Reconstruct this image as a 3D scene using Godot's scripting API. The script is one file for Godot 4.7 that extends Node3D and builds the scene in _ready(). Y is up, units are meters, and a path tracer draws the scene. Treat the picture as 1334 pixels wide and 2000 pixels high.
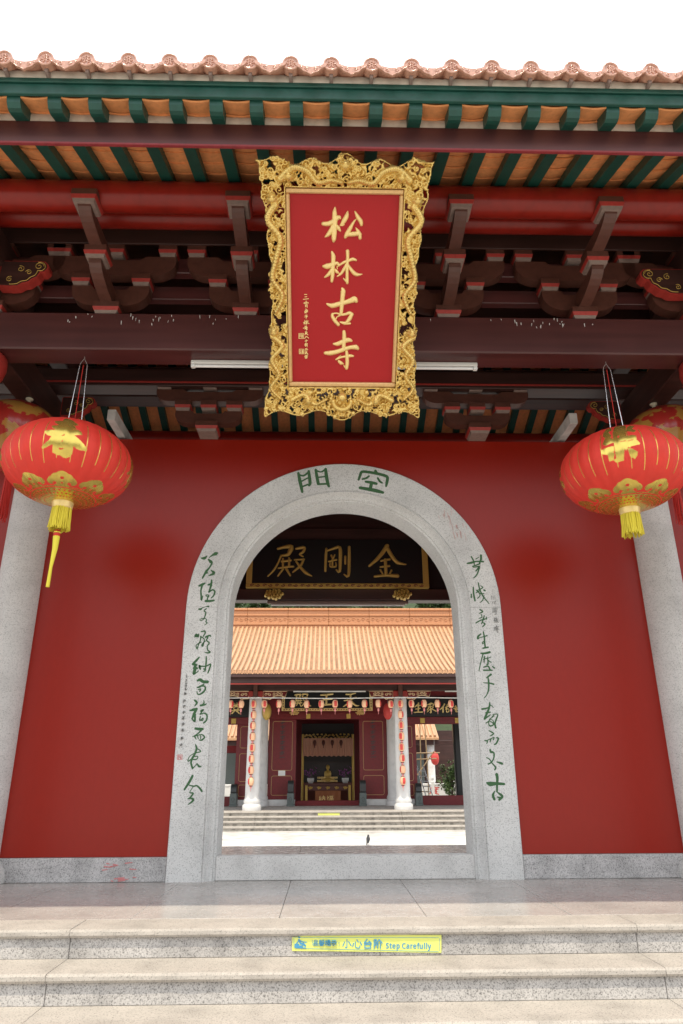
extends Node3D
# A temple gate seen from the foot of its steps, with the hall beyond the courtyard.
# z = 0 is the front face of the gate wall, y = 0 the gate floor, x = 0 the temple axis.

var M := {}
var T := {}
var used := {}
var cache := {}
var rng := RandomNumberGenerator.new()


class MB:
	var st := SurfaceTool.new()
	var empty := true
	func _init() -> void:
		st.begin(Mesh.PRIMITIVE_TRIANGLES)
		st.set_smooth_group(-1)
	func smooth(n: int) -> void:
		st.set_smooth_group(n)
	func tri(a: Vector3, b: Vector3, c: Vector3) -> void:   # counter-clockwise from outside
		st.add_vertex(a); st.add_vertex(c); st.add_vertex(b)
		empty = false
	func quad(a: Vector3, b: Vector3, c: Vector3, d: Vector3) -> void:
		tri(a, b, c); tri(a, c, d)
	func out_quad(a: Vector3, b: Vector3, c: Vector3, d: Vector3, o: Vector3) -> void:
		if (b - a).cross(c - a).dot((a + b + c + d) * 0.25 - o) < 0.0:
			quad(d, c, b, a)
		else:
			quad(a, b, c, d)
	func box(lo: Vector3, hi: Vector3) -> void:
		cham(lo, hi, 0.0)
	func cham(lo: Vector3, hi: Vector3, c: float) -> void:
		var o := (lo + hi) * 0.5
		var h := (hi - lo) * 0.5
		var p := func(s: Vector3, axis: int) -> Vector3:
			var q := Vector3.ZERO
			for k in 3:
				q[k] = s[k] * (h[k] if k == axis else h[k] - c)
			return o + q
		for axis in 3:
			var u := (axis + 1) % 3
			var v := (axis + 2) % 3
			for sg in [-1.0, 1.0]:
				var r := []
				for e in [[-1, -1], [1, -1], [1, 1], [-1, 1]]:
					var s := Vector3.ZERO
					s[axis] = sg; s[u] = e[0]; s[v] = e[1]
					r.append(p.call(s, axis))
				out_quad(r[0], r[1], r[2], r[3], o)
		if c <= 0.0:
			return
		for axis in 3:   # edges that run along this axis
			var u := (axis + 1) % 3
			var v := (axis + 2) % 3
			for e in [[-1, -1], [1, -1], [1, 1], [-1, 1]]:
				var s := Vector3.ZERO
				s[u] = e[0]; s[v] = e[1]
				s[axis] = -1
				var a = p.call(s, u)
				var b = p.call(s, v)
				s[axis] = 1
				var d = p.call(s, u)
				var f = p.call(s, v)
				out_quad(a, b, f, d, o)
		for x in [-1.0, 1.0]:
			for y in [-1.0, 1.0]:
				for z in [-1.0, 1.0]:
					var s := Vector3(x, y, z)
					var a = p.call(s, 0)
					var b = p.call(s, 1)
					var d = p.call(s, 2)
					if (b - a).cross(d - a).dot(a - o) < 0.0:
						tri(a, d, b)
					else:
						tri(a, b, d)
	# polygon in the xy plane of xf, pushed out along its z from z0 to z1
	func prism(poly: PackedVector2Array, z0: float, z1: float, xf := Transform3D()) -> void:
		var q := poly.duplicate()
		if Geometry2D.is_polygon_clockwise(q):
			q.reverse()
		var ids := Geometry2D.triangulate_polygon(q)
		for i in range(0, ids.size(), 3):
			var a := q[ids[i]]
			var b := q[ids[i + 1]]
			var c := q[ids[i + 2]]
			if (b - a).cross(c - a) < 0.0:
				var t := b; b = c; c = t
			tri(xf * Vector3(a.x, a.y, z1), xf * Vector3(b.x, b.y, z1), xf * Vector3(c.x, c.y, z1))
			tri(xf * Vector3(a.x, a.y, z0), xf * Vector3(c.x, c.y, z0), xf * Vector3(b.x, b.y, z0))
		for i in q.size():
			var a := q[i]
			var b := q[(i + 1) % q.size()]
			quad(xf * Vector3(a.x, a.y, z0), xf * Vector3(b.x, b.y, z0), xf * Vector3(b.x, b.y, z1), xf * Vector3(a.x, a.y, z1))
	# rows of points; strips between neighbouring rows
	func sheet(rows: Array, closed := false, group := -1) -> void:
		st.set_smooth_group(group)
		for i in rows.size() - 1:
			var n: int = rows[i].size()
			for j in (n if closed else n - 1):
				var k := (j + 1) % n
				quad(rows[i][j], rows[i][k], rows[i + 1][k], rows[i + 1][j])
		st.set_smooth_group(-1)
	# profile of Vector2(radius, y) turned about y; sharp where a profile point repeats
	func lathe(profile: Array, seg := 24, at := Vector3.ZERO, from := 0.0, to := TAU) -> void:
		var grp := 1
		for i in profile.size() - 1:
			if profile[i].is_equal_approx(profile[i + 1]):
				grp += 1
				continue
			st.set_smooth_group(grp)
			for j in seg:
				var a := from + (to - from) * j / seg
				var b := from + (to - from) * (j + 1) / seg
				var p: Vector2 = profile[i]
				var q: Vector2 = profile[i + 1]
				var v0 := at + Vector3(p.x * sin(a), p.y, p.x * cos(a))
				var v1 := at + Vector3(p.x * sin(b), p.y, p.x * cos(b))
				var v2 := at + Vector3(q.x * sin(b), q.y, q.x * cos(b))
				var v3 := at + Vector3(q.x * sin(a), q.y, q.x * cos(a))
				if p.x > 0.00001:
					tri(v0, v1, v2)
				if q.x > 0.00001:
					tri(v0, v2, v3)
		st.set_smooth_group(-1)
	func tube(path: Array, radius, seg := 8, group := 1, caps := true) -> void:
		var n := path.size()
		var up := Vector3.ZERO
		var rows := []
		for i in n:
			var t: Vector3 = (path[mini(i + 1, n - 1)] - path[maxi(i - 1, 0)]).normalized()
			if i == 0:
				up = t.cross(Vector3.RIGHT if absf(t.x) < 0.8 else Vector3.UP).normalized()
			up = (up - t * up.dot(t)).normalized()
			var side := t.cross(up)
			var r: float = radius[i] if radius is Array else radius
			var row := []
			for j in seg:
				var a := TAU * j / seg
				row.append(path[i] + (up * cos(a) + side * sin(a)) * r)
			rows.append(row)
		for i in n - 1:
			st.set_smooth_group(group)
			for j in seg:
				var k := (j + 1) % seg
				quad(rows[i][j], rows[i][k], rows[i + 1][k], rows[i + 1][j])
		st.set_smooth_group(-1)
		if caps:
			for j in seg:
				var k := (j + 1) % seg
				tri(path[0], rows[0][k], rows[0][j])
				tri(path[n - 1], rows[n - 1][j], rows[n - 1][k])
	func done() -> ArrayMesh:
		st.generate_normals()
		return st.commit()


func numbered(called: String) -> String:
	used[called] = used.get(called, -1) + 1
	return called if used[called] == 0 else "%s_%03d" % [called, used[called]]


func thing(called: String, label: String, category: String, at := Vector3.ZERO, group := "") -> Node3D:
	var o := Node3D.new()
	o.name = numbered(called)
	add_child(o)
	o.position = at
	o.set_meta("label", label)
	o.set_meta("category", category)
	if group:
		o.set_meta("group", group)
	return o


func setting(called: String, mesh: Mesh = null, m: Material = null) -> Node3D:
	var o: Node3D
	if mesh:
		var i := MeshInstance3D.new()
		i.mesh = mesh
		i.material_override = m
		o = i
	else:
		o = Node3D.new()
	o.name = numbered(called)
	add_child(o)
	o.set_meta("kind", "structure")
	return o


func part(parent: Node3D, called: String, mesh: Mesh, m: Material, at := Vector3.ZERO, turn := Basis()) -> MeshInstance3D:
	var o := MeshInstance3D.new()
	o.name = called
	o.mesh = mesh
	if m:
		o.material_override = m
	o.transform = Transform3D(turn, at)
	parent.add_child(o, true)
	return o


func boxm(size: Vector3, c := 0.004) -> ArrayMesh:   # shared chamfered boxes
	var key := "%s %s" % [size, c]
	if not cache.has(key):
		var b := MB.new()
		b.cham(-size / 2, size / 2, c)
		cache[key] = b.done()
	return cache[key]


func block(parent: Node3D, called: String, lo: Vector3, hi: Vector3, m: Material, c := 0.004) -> MeshInstance3D:
	return part(parent, called, boxm((hi - lo).snapped(Vector3.ONE * 0.0005), c), m, (lo + hi) / 2)


func lin(r: float, g: float, b: float) -> Color:
	return Color(r, g, b).linear_to_srgb()


func mk(c: Color, rough := 0.6, fine: Texture2D = null, size := 1.0, coarse: Texture2D = null, csize := 3.0) -> StandardMaterial3D:
	var m := StandardMaterial3D.new()
	m.albedo_color = c
	m.roughness = rough
	if fine:
		m.albedo_texture = fine
		m.uv1_triplanar = true
		m.uv1_world_triplanar = true
		m.uv1_scale = Vector3.ONE / size
	if coarse:
		m.detail_enabled = true
		m.detail_blend_mode = BaseMaterial3D.BLEND_MODE_MUL
		m.detail_albedo = coarse
		m.detail_uv_layer = BaseMaterial3D.DETAIL_UV_2
		m.uv2_triplanar = true
		m.uv2_world_triplanar = true
		m.uv2_scale = Vector3.ONE / csize
	return m


func noise_tex(freq: float, lo: float, hi: float, sd: int, oct := 4, mid := 0.5, kind := FastNoiseLite.TYPE_SIMPLEX_SMOOTH, tint := Color.WHITE) -> NoiseTexture2D:
	var n := FastNoiseLite.new()
	n.noise_type = kind
	n.frequency = freq
	n.seed = sd
	n.fractal_octaves = oct
	var t := NoiseTexture2D.new()
	t.width = 512
	t.height = 512
	t.seamless = true
	t.noise = n
	var g := Gradient.new()
	g.set_color(0, Color(lo, lo, lo) * tint)
	g.set_color(1, Color(hi, hi, hi))
	g.add_point(mid, Color((lo + hi) / 2, (lo + hi) / 2, (lo + hi) / 2).lerp(Color(hi, hi, hi), 0.35))
	t.color_ramp = g
	return t


func speckle(sd: int, dark: float, share: float, spread: float, tint := Color(1, 1, 1)) -> ImageTexture:
	var r := RandomNumberGenerator.new()
	r.seed = sd
	var s := 512
	var v := PackedFloat32Array()
	v.resize(s * s)
	for i in s * s:
		v[i] = 0.92 + r.randfn(0.0, spread)
	for k in int(s * s * share):   # mineral grains of a few pixels
		var x := r.randi() % s
		var y := r.randi() % s
		var val := dark * r.randf_range(0.75, 1.25) if r.randf() < 0.62 else r.randf_range(0.94, 1.0)
		for d in r.randi_range(1, 5):
			v[y * s + x] = val
			x = (x + r.randi_range(-1, 1) + s) % s
			y = (y + r.randi_range(-1, 1) + s) % s
	var im := Image.create(s, s, false, Image.FORMAT_RGB8)
	for y in s:
		for x in s:
			var q := clampf(v[y * s + x] * 0.6 + 0.2 * (v[y * s + (x + 1) % s] + v[((y + 1) % s) * s + x]), 0.0, 1.0)
			im.set_pixel(x, y, Color(q, q, q) * tint.lerp(Color.WHITE, q))
	return ImageTexture.create_from_image(im)


func streaks(sd: int, fx: float, fy: float, lo: float, hi: float, specks := 0) -> ImageTexture:
	var n := FastNoiseLite.new()
	n.seed = sd
	n.frequency = 0.01
	n.fractal_octaves = 4
	var r := RandomNumberGenerator.new()
	r.seed = sd
	var s := 512
	var im := Image.create(s, s, false, Image.FORMAT_RGB8)
	for y in s:
		for x in s:
			var a := TAU * x / s   # wraps along x
			var q := n.get_noise_3d(cos(a) * fx * 82.0, sin(a) * fx * 82.0, absf(y - s / 2.0) * 2.0 * fy)
			q = lerpf(lo, hi, clampf(q * 1.2 + 0.5, 0.0, 1.0))
			im.set_pixel(x, y, Color(q, q, q))
	for k in specks:
		var x := r.randi() % (s - 4)
		var y := r.randi() % (s - 10)
		for d in r.randi_range(1, 5):
			im.set_pixel(x + r.randi_range(0, 1), y + d, Color(1, 1, 1) * r.randf_range(0.9, 1.0))
	return ImageTexture.create_from_image(im)


func wall_paint() -> ImageTexture:   # brushed paint with a few chips
	var r := RandomNumberGenerator.new()
	r.seed = 77
	var n := FastNoiseLite.new()
	n.seed = 12
	n.frequency = 0.05
	var im := Image.create(1024, 1024, false, Image.FORMAT_RGB8)
	for y in 1024:
		for x in 1024:
			var q := 0.965 + 0.02 * n.get_noise_2d(x, y * 0.4) + r.randf_range(-0.012, 0.012)
			im.set_pixel(x, y, Color(q, q, q))
	for k in 34:
		var x := r.randi_range(4, 1016)
		var y := r.randi_range(4, 1010)
		for d in r.randi_range(1, 4):
			im.set_pixel(x + r.randi_range(0, 1), y + d, Color(1, 1, 1))
	return ImageTexture.create_from_image(im)


func make_materials() -> void:
	T.granite = speckle(3, 0.62, 0.05, 0.035)
	T.granite_coarse = speckle(5, 0.6, 0.13, 0.05)
	T.wall = wall_paint()
	T.grime = noise_tex(0.008, 0.80, 1.0, 11, 5)
	T.patch = noise_tex(0.006, 0.88, 1.0, 17, 3)
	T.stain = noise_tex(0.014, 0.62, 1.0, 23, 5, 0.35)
	T.paint = noise_tex(0.02, 0.86, 1.0, 29, 4)
	T.wood = streaks(31, 0.12, 1.0, 0.80, 1.0, 14)
	T.tile = noise_tex(0.02, 0.82, 1.0, 37, 4)
	T.rough = noise_tex(0.012, 0.35, 0.75, 41, 4)
	T.bump = noise_tex(0.06, 0.0, 1.0, 43, 3)
	M.arch = mk(lin(0.85, 0.845, 0.825), 0.75, T.granite, 1.1, T.patch, 2.3)
	M.granite = mk(lin(0.82, 0.805, 0.78), 0.75, T.granite, 1.1, T.patch, 1.7)
	M.dado = mk(lin(0.72, 0.70, 0.69), 0.6, T.granite_coarse, 1.35, T.grime, 1.3)
	M.floor = mk(lin(0.66, 0.625, 0.585), 0.2, T.granite, 0.8, T.patch, 2.0)
	M.floor.roughness_texture = noise_tex(0.01, 0.55, 1.0, 47, 4)
	M.floor.roughness = 0.3
	M.floor.metallic_specular = 0.36
	M.tread = mk(lin(0.60, 0.55, 0.49), 0.85, T.granite, 1.0, T.patch, 1.1)
	M.riser = mk(lin(0.68, 0.65, 0.62), 0.85, T.granite_coarse, 1.15, T.grime, 1.6)
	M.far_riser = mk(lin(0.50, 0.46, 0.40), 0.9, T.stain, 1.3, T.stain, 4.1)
	M.joint = mk(lin(0.16, 0.14, 0.12), 0.95)
	M.red_wall = mk(lin(0.32, 0.015, 0.006), 0.33, T.wall, 2.9)
	M.red_wall.metallic_specular = 0.42
	M.beam = mk(lin(0.11, 0.034, 0.032), 0.32, T.wood, 2.2, T.patch, 2.4)
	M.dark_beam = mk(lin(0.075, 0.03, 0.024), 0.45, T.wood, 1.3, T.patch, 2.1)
	M.bracket = mk(lin(0.11, 0.04, 0.027), 0.45, T.paint, 0.9)
	M.red_trim = mk(lin(0.42, 0.04, 0.03), 0.5, T.paint, 0.6)
	M.bracket_pale = mk(lin(0.28, 0.2, 0.17), 0.6, T.paint, 0.6)
	M.purlin = mk(lin(0.30, 0.018, 0.010), 0.3, T.paint, 1.2, T.patch, 2.0)
	M.purlin.metallic_specular = 0.42
	M.green = mk(lin(0.012, 0.085, 0.062), 0.45, T.paint, 0.7, T.patch, 1.4)
	M.soffit = mk(lin(0.90, 0.36, 0.13), 0.75, T.paint, 0.6)
	M.plaster = mk(lin(0.72, 0.66, 0.56), 0.9, T.grime, 0.6)
	M.tile = mk(lin(0.70, 0.36, 0.25), 0.22, T.tile, 0.35)
	M.tile.metallic_specular = 0.85
	M.far_row = mk(lin(0.68, 0.38, 0.2), 0.45, T.tile, 0.8, T.patch, 3.0)
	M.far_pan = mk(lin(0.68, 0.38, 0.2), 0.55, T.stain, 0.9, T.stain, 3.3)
	M.cream = mk(lin(0.80, 0.60, 0.36), 0.6)
	M.fillet = mk(lin(0.26, 0.025, 0.032), 0.4, T.paint, 0.6)
	M.ridge = mk(lin(0.60, 0.28, 0.13), 0.55, T.tile, 0.7)
	M.gold = mk(lin(0.95, 0.68, 0.22), 0.36, T.tile, 0.12)
	M.gold.metallic = 0.65
	M.gold_leaf = mk(lin(0.92, 0.70, 0.30), 0.4)
	M.gold_leaf.metallic = 0.55
	M.gold_rim = mk(lin(0.80, 0.52, 0.24), 0.42, T.paint, 0.3)
	M.gold_rim.metallic = 0.6
	M.gold_paint = mk(lin(0.62, 0.42, 0.10), 0.45)
	M.gold_paint.metallic = 0.3
	M.board = mk(lin(0.46, 0.012, 0.015), 0.42, T.wall, 0.9)
	M.board.metallic_specular = 0.38
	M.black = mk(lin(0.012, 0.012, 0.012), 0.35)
	M.green_ink = mk(lin(0.055, 0.15, 0.06), 0.8, T.tile, 0.1)
	M.grey_ink = mk(lin(0.2, 0.2, 0.19), 0.9)
	M.smear = mk(lin(0.70, 0.42, 0.40), 0.9)
	M.pink_ink = mk(lin(0.62, 0.22, 0.22), 0.9)
	M.white = mk(lin(0.78, 0.78, 0.75), 0.5)
	M.tube = mk(lin(0.85, 0.85, 0.83), 0.3)
	M.white_paint = mk(lin(0.74, 0.73, 0.70), 0.6, T.grime, 0.8)
	M.silver = mk(lin(0.8, 0.8, 0.82), 0.25)
	M.silver.metallic = 0.9
	M.wire = mk(lin(0.3, 0.28, 0.26), 0.5)
	M.yellow = mk(lin(0.80, 0.68, 0.06), 0.7)
	M.red_cloth = mk(lin(0.62, 0.03, 0.02), 0.6)
	M.sign = mk(lin(0.76, 0.80, 0.20), 0.4)
	M.blue = mk(lin(0.07, 0.30, 0.50), 0.5)
	M.door = mk(lin(0.19, 0.014, 0.018), 0.35, T.paint, 1.5)
	M.door_trim = mk(lin(0.5, 0.33, 0.14), 0.5)
	M.lime = mk(lin(0.74, 0.73, 0.71), 0.7, T.patch, 2.0)
	M.stone_dark = mk(lin(0.045, 0.05, 0.05), 0.35, T.granite, 0.4)
	M.stone_mid = mk(lin(0.16, 0.19, 0.18), 0.5, T.granite, 0.4)
	M.paving = mk(lin(0.62, 0.59, 0.54), 0.75, T.granite, 1.5, T.grime, 4.0)
	M.court = mk(lin(0.80, 0.77, 0.72), 0.6, T.grime, 3.0, T.patch, 7.0)
	M.earth = mk(lin(0.10, 0.10, 0.06), 0.95, T.grime, 6.0)
	M.hill = mk(lin(0.045, 0.07, 0.025), 0.95, T.stain, 9.0)
	M.bark = mk(lin(0.10, 0.075, 0.055), 0.9)
	M.leaf = mk(lin(0.075, 0.13, 0.035), 0.6)
	M.leaf.backlight_enabled = true
	M.leaf.backlight = lin(0.05, 0.09, 0.02)
	M.leaf.vertex_color_use_as_albedo = true
	M.bamboo = mk(lin(0.42, 0.29, 0.16), 0.6)
	M.small_lantern = mk(lin(0.84, 0.50, 0.30), 0.6)
	M.small_red = mk(lin(0.62, 0.06, 0.05), 0.6)
	M.pink = mk(lin(0.80, 0.30, 0.28), 0.7)
	M.altar_wood = mk(lin(0.11, 0.025, 0.015), 0.4)
	M.altar_cloth = mk(lin(0.34, 0.11, 0.03), 0.6)
	M.valance = mk(lin(0.62, 0.33, 0.22), 0.7)
	M.feather = mk(lin(0.012, 0.012, 0.014), 0.5)
	M.pot = mk(lin(0.6, 0.6, 0.58), 0.4)
	M.flower = mk(lin(0.30, 0.07, 0.28), 0.7)
	M.ivory = mk(lin(0.7, 0.64, 0.48), 0.4)


# brush strokes: [x, y, width, x, y, width ...] in millimetres; one mesh for a whole character
func glyph(parent: Node3D, called: String, strokes: Array, m: Material, xf: Transform3D, h: float, flat := false) -> MeshInstance3D:
	var b := MB.new()
	var idx := 0
	for s in strokes:
		var pts: Array = []
		var ws: Array = []
		for i in range(0, s.size(), 3):
			pts.append(Vector2(s[i], s[i + 1]) * 0.001)
			ws.append(s[i + 2] * 0.001)
		var cp: Array = []
		var cw: Array = []
		var n := pts.size()
		var sub := 3 if n > 2 else 1
		for i in n - 1:
			for k in sub:
				var t := float(k) / sub
				cp.append(pts[i].cubic_interpolate(pts[i + 1], pts[maxi(i - 1, 0)], pts[mini(i + 2, n - 1)], t))
				cw.append(lerpf(ws[i], ws[i + 1], t))
		cp.append(pts[n - 1])
		cw.append(ws[n - 1])
		var t0: Vector2 = (cp[1] - cp[0]).normalized()
		var t1: Vector2 = (cp[-1] - cp[-2]).normalized()
		var w0: float = cw[0]
		var w1: float = cw[-1]
		var e0: Vector2 = cp[0]
		var e1: Vector2 = cp[-1]
		cp.insert(0, e0 - t0 * w0 * 0.3); cw.insert(0, w0 * 0.8)
		cp.insert(0, e0 - t0 * w0 * 0.46); cw.insert(0, w0 * 0.3)
		cp.append(e1 + t1 * w1 * 0.3); cw.append(w1 * 0.8)
		cp.append(e1 + t1 * w1 * 0.46); cw.append(w1 * 0.3)
		var rows := []
		var lift := 0.0003 * idx
		for i in cp.size():
			var t: Vector2 = (cp[mini(i + 1, cp.size() - 1)] - cp[maxi(i - 1, 0)]).normalized()
			var side: Vector2 = Vector2(-t.y, t.x) * cw[i] * 0.5
			var p: Vector2 = cp[i]
			var prof := [[1.0, -0.002], [0.9, h + lift], [-0.9, h + lift], [-1.0, -0.002]]
			if not flat:
				var hh := minf(h, cw[i] * 0.5)
				prof = [[1.0, -0.004], [1.0, hh * 0.25], [0.62, hh * 0.86], [0.0, hh + lift], [-0.62, hh * 0.86], [-1.0, hh * 0.25], [-1.0, -0.004]]
			var row := []
			for q in prof:
				row.append(xf * Vector3(p.x + side.x * q[0], p.y + side.y * q[0], q[1]))
			rows.append(row)
		b.sheet(rows, false, -1 if flat else 1)
		var last := rows.size() - 1
		for j in range(1, rows[0].size() - 1):
			b.tri(rows[0][0], rows[0][j], rows[0][j + 1])
			b.tri(rows[last][0], rows[last][j + 1], rows[last][j])
		idx += 1
	return part(parent, called, b.done(), m)


func catmull(pts: Array, sub := 6) -> Array:
	var r := []
	var n := pts.size()
	for i in n - 1:
		for k in sub:
			r.append(pts[i].cubic_interpolate(pts[i + 1], pts[maxi(i - 1, 0)], pts[mini(i + 2, n - 1)], float(k) / sub))
	r.append(pts[n - 1])
	return r


func poly(a: Array) -> PackedVector2Array:
	var r := PackedVector2Array()
	for i in range(0, a.size(), 2):
		r.append(Vector2(a[i], a[i + 1]))
	return r

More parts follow.
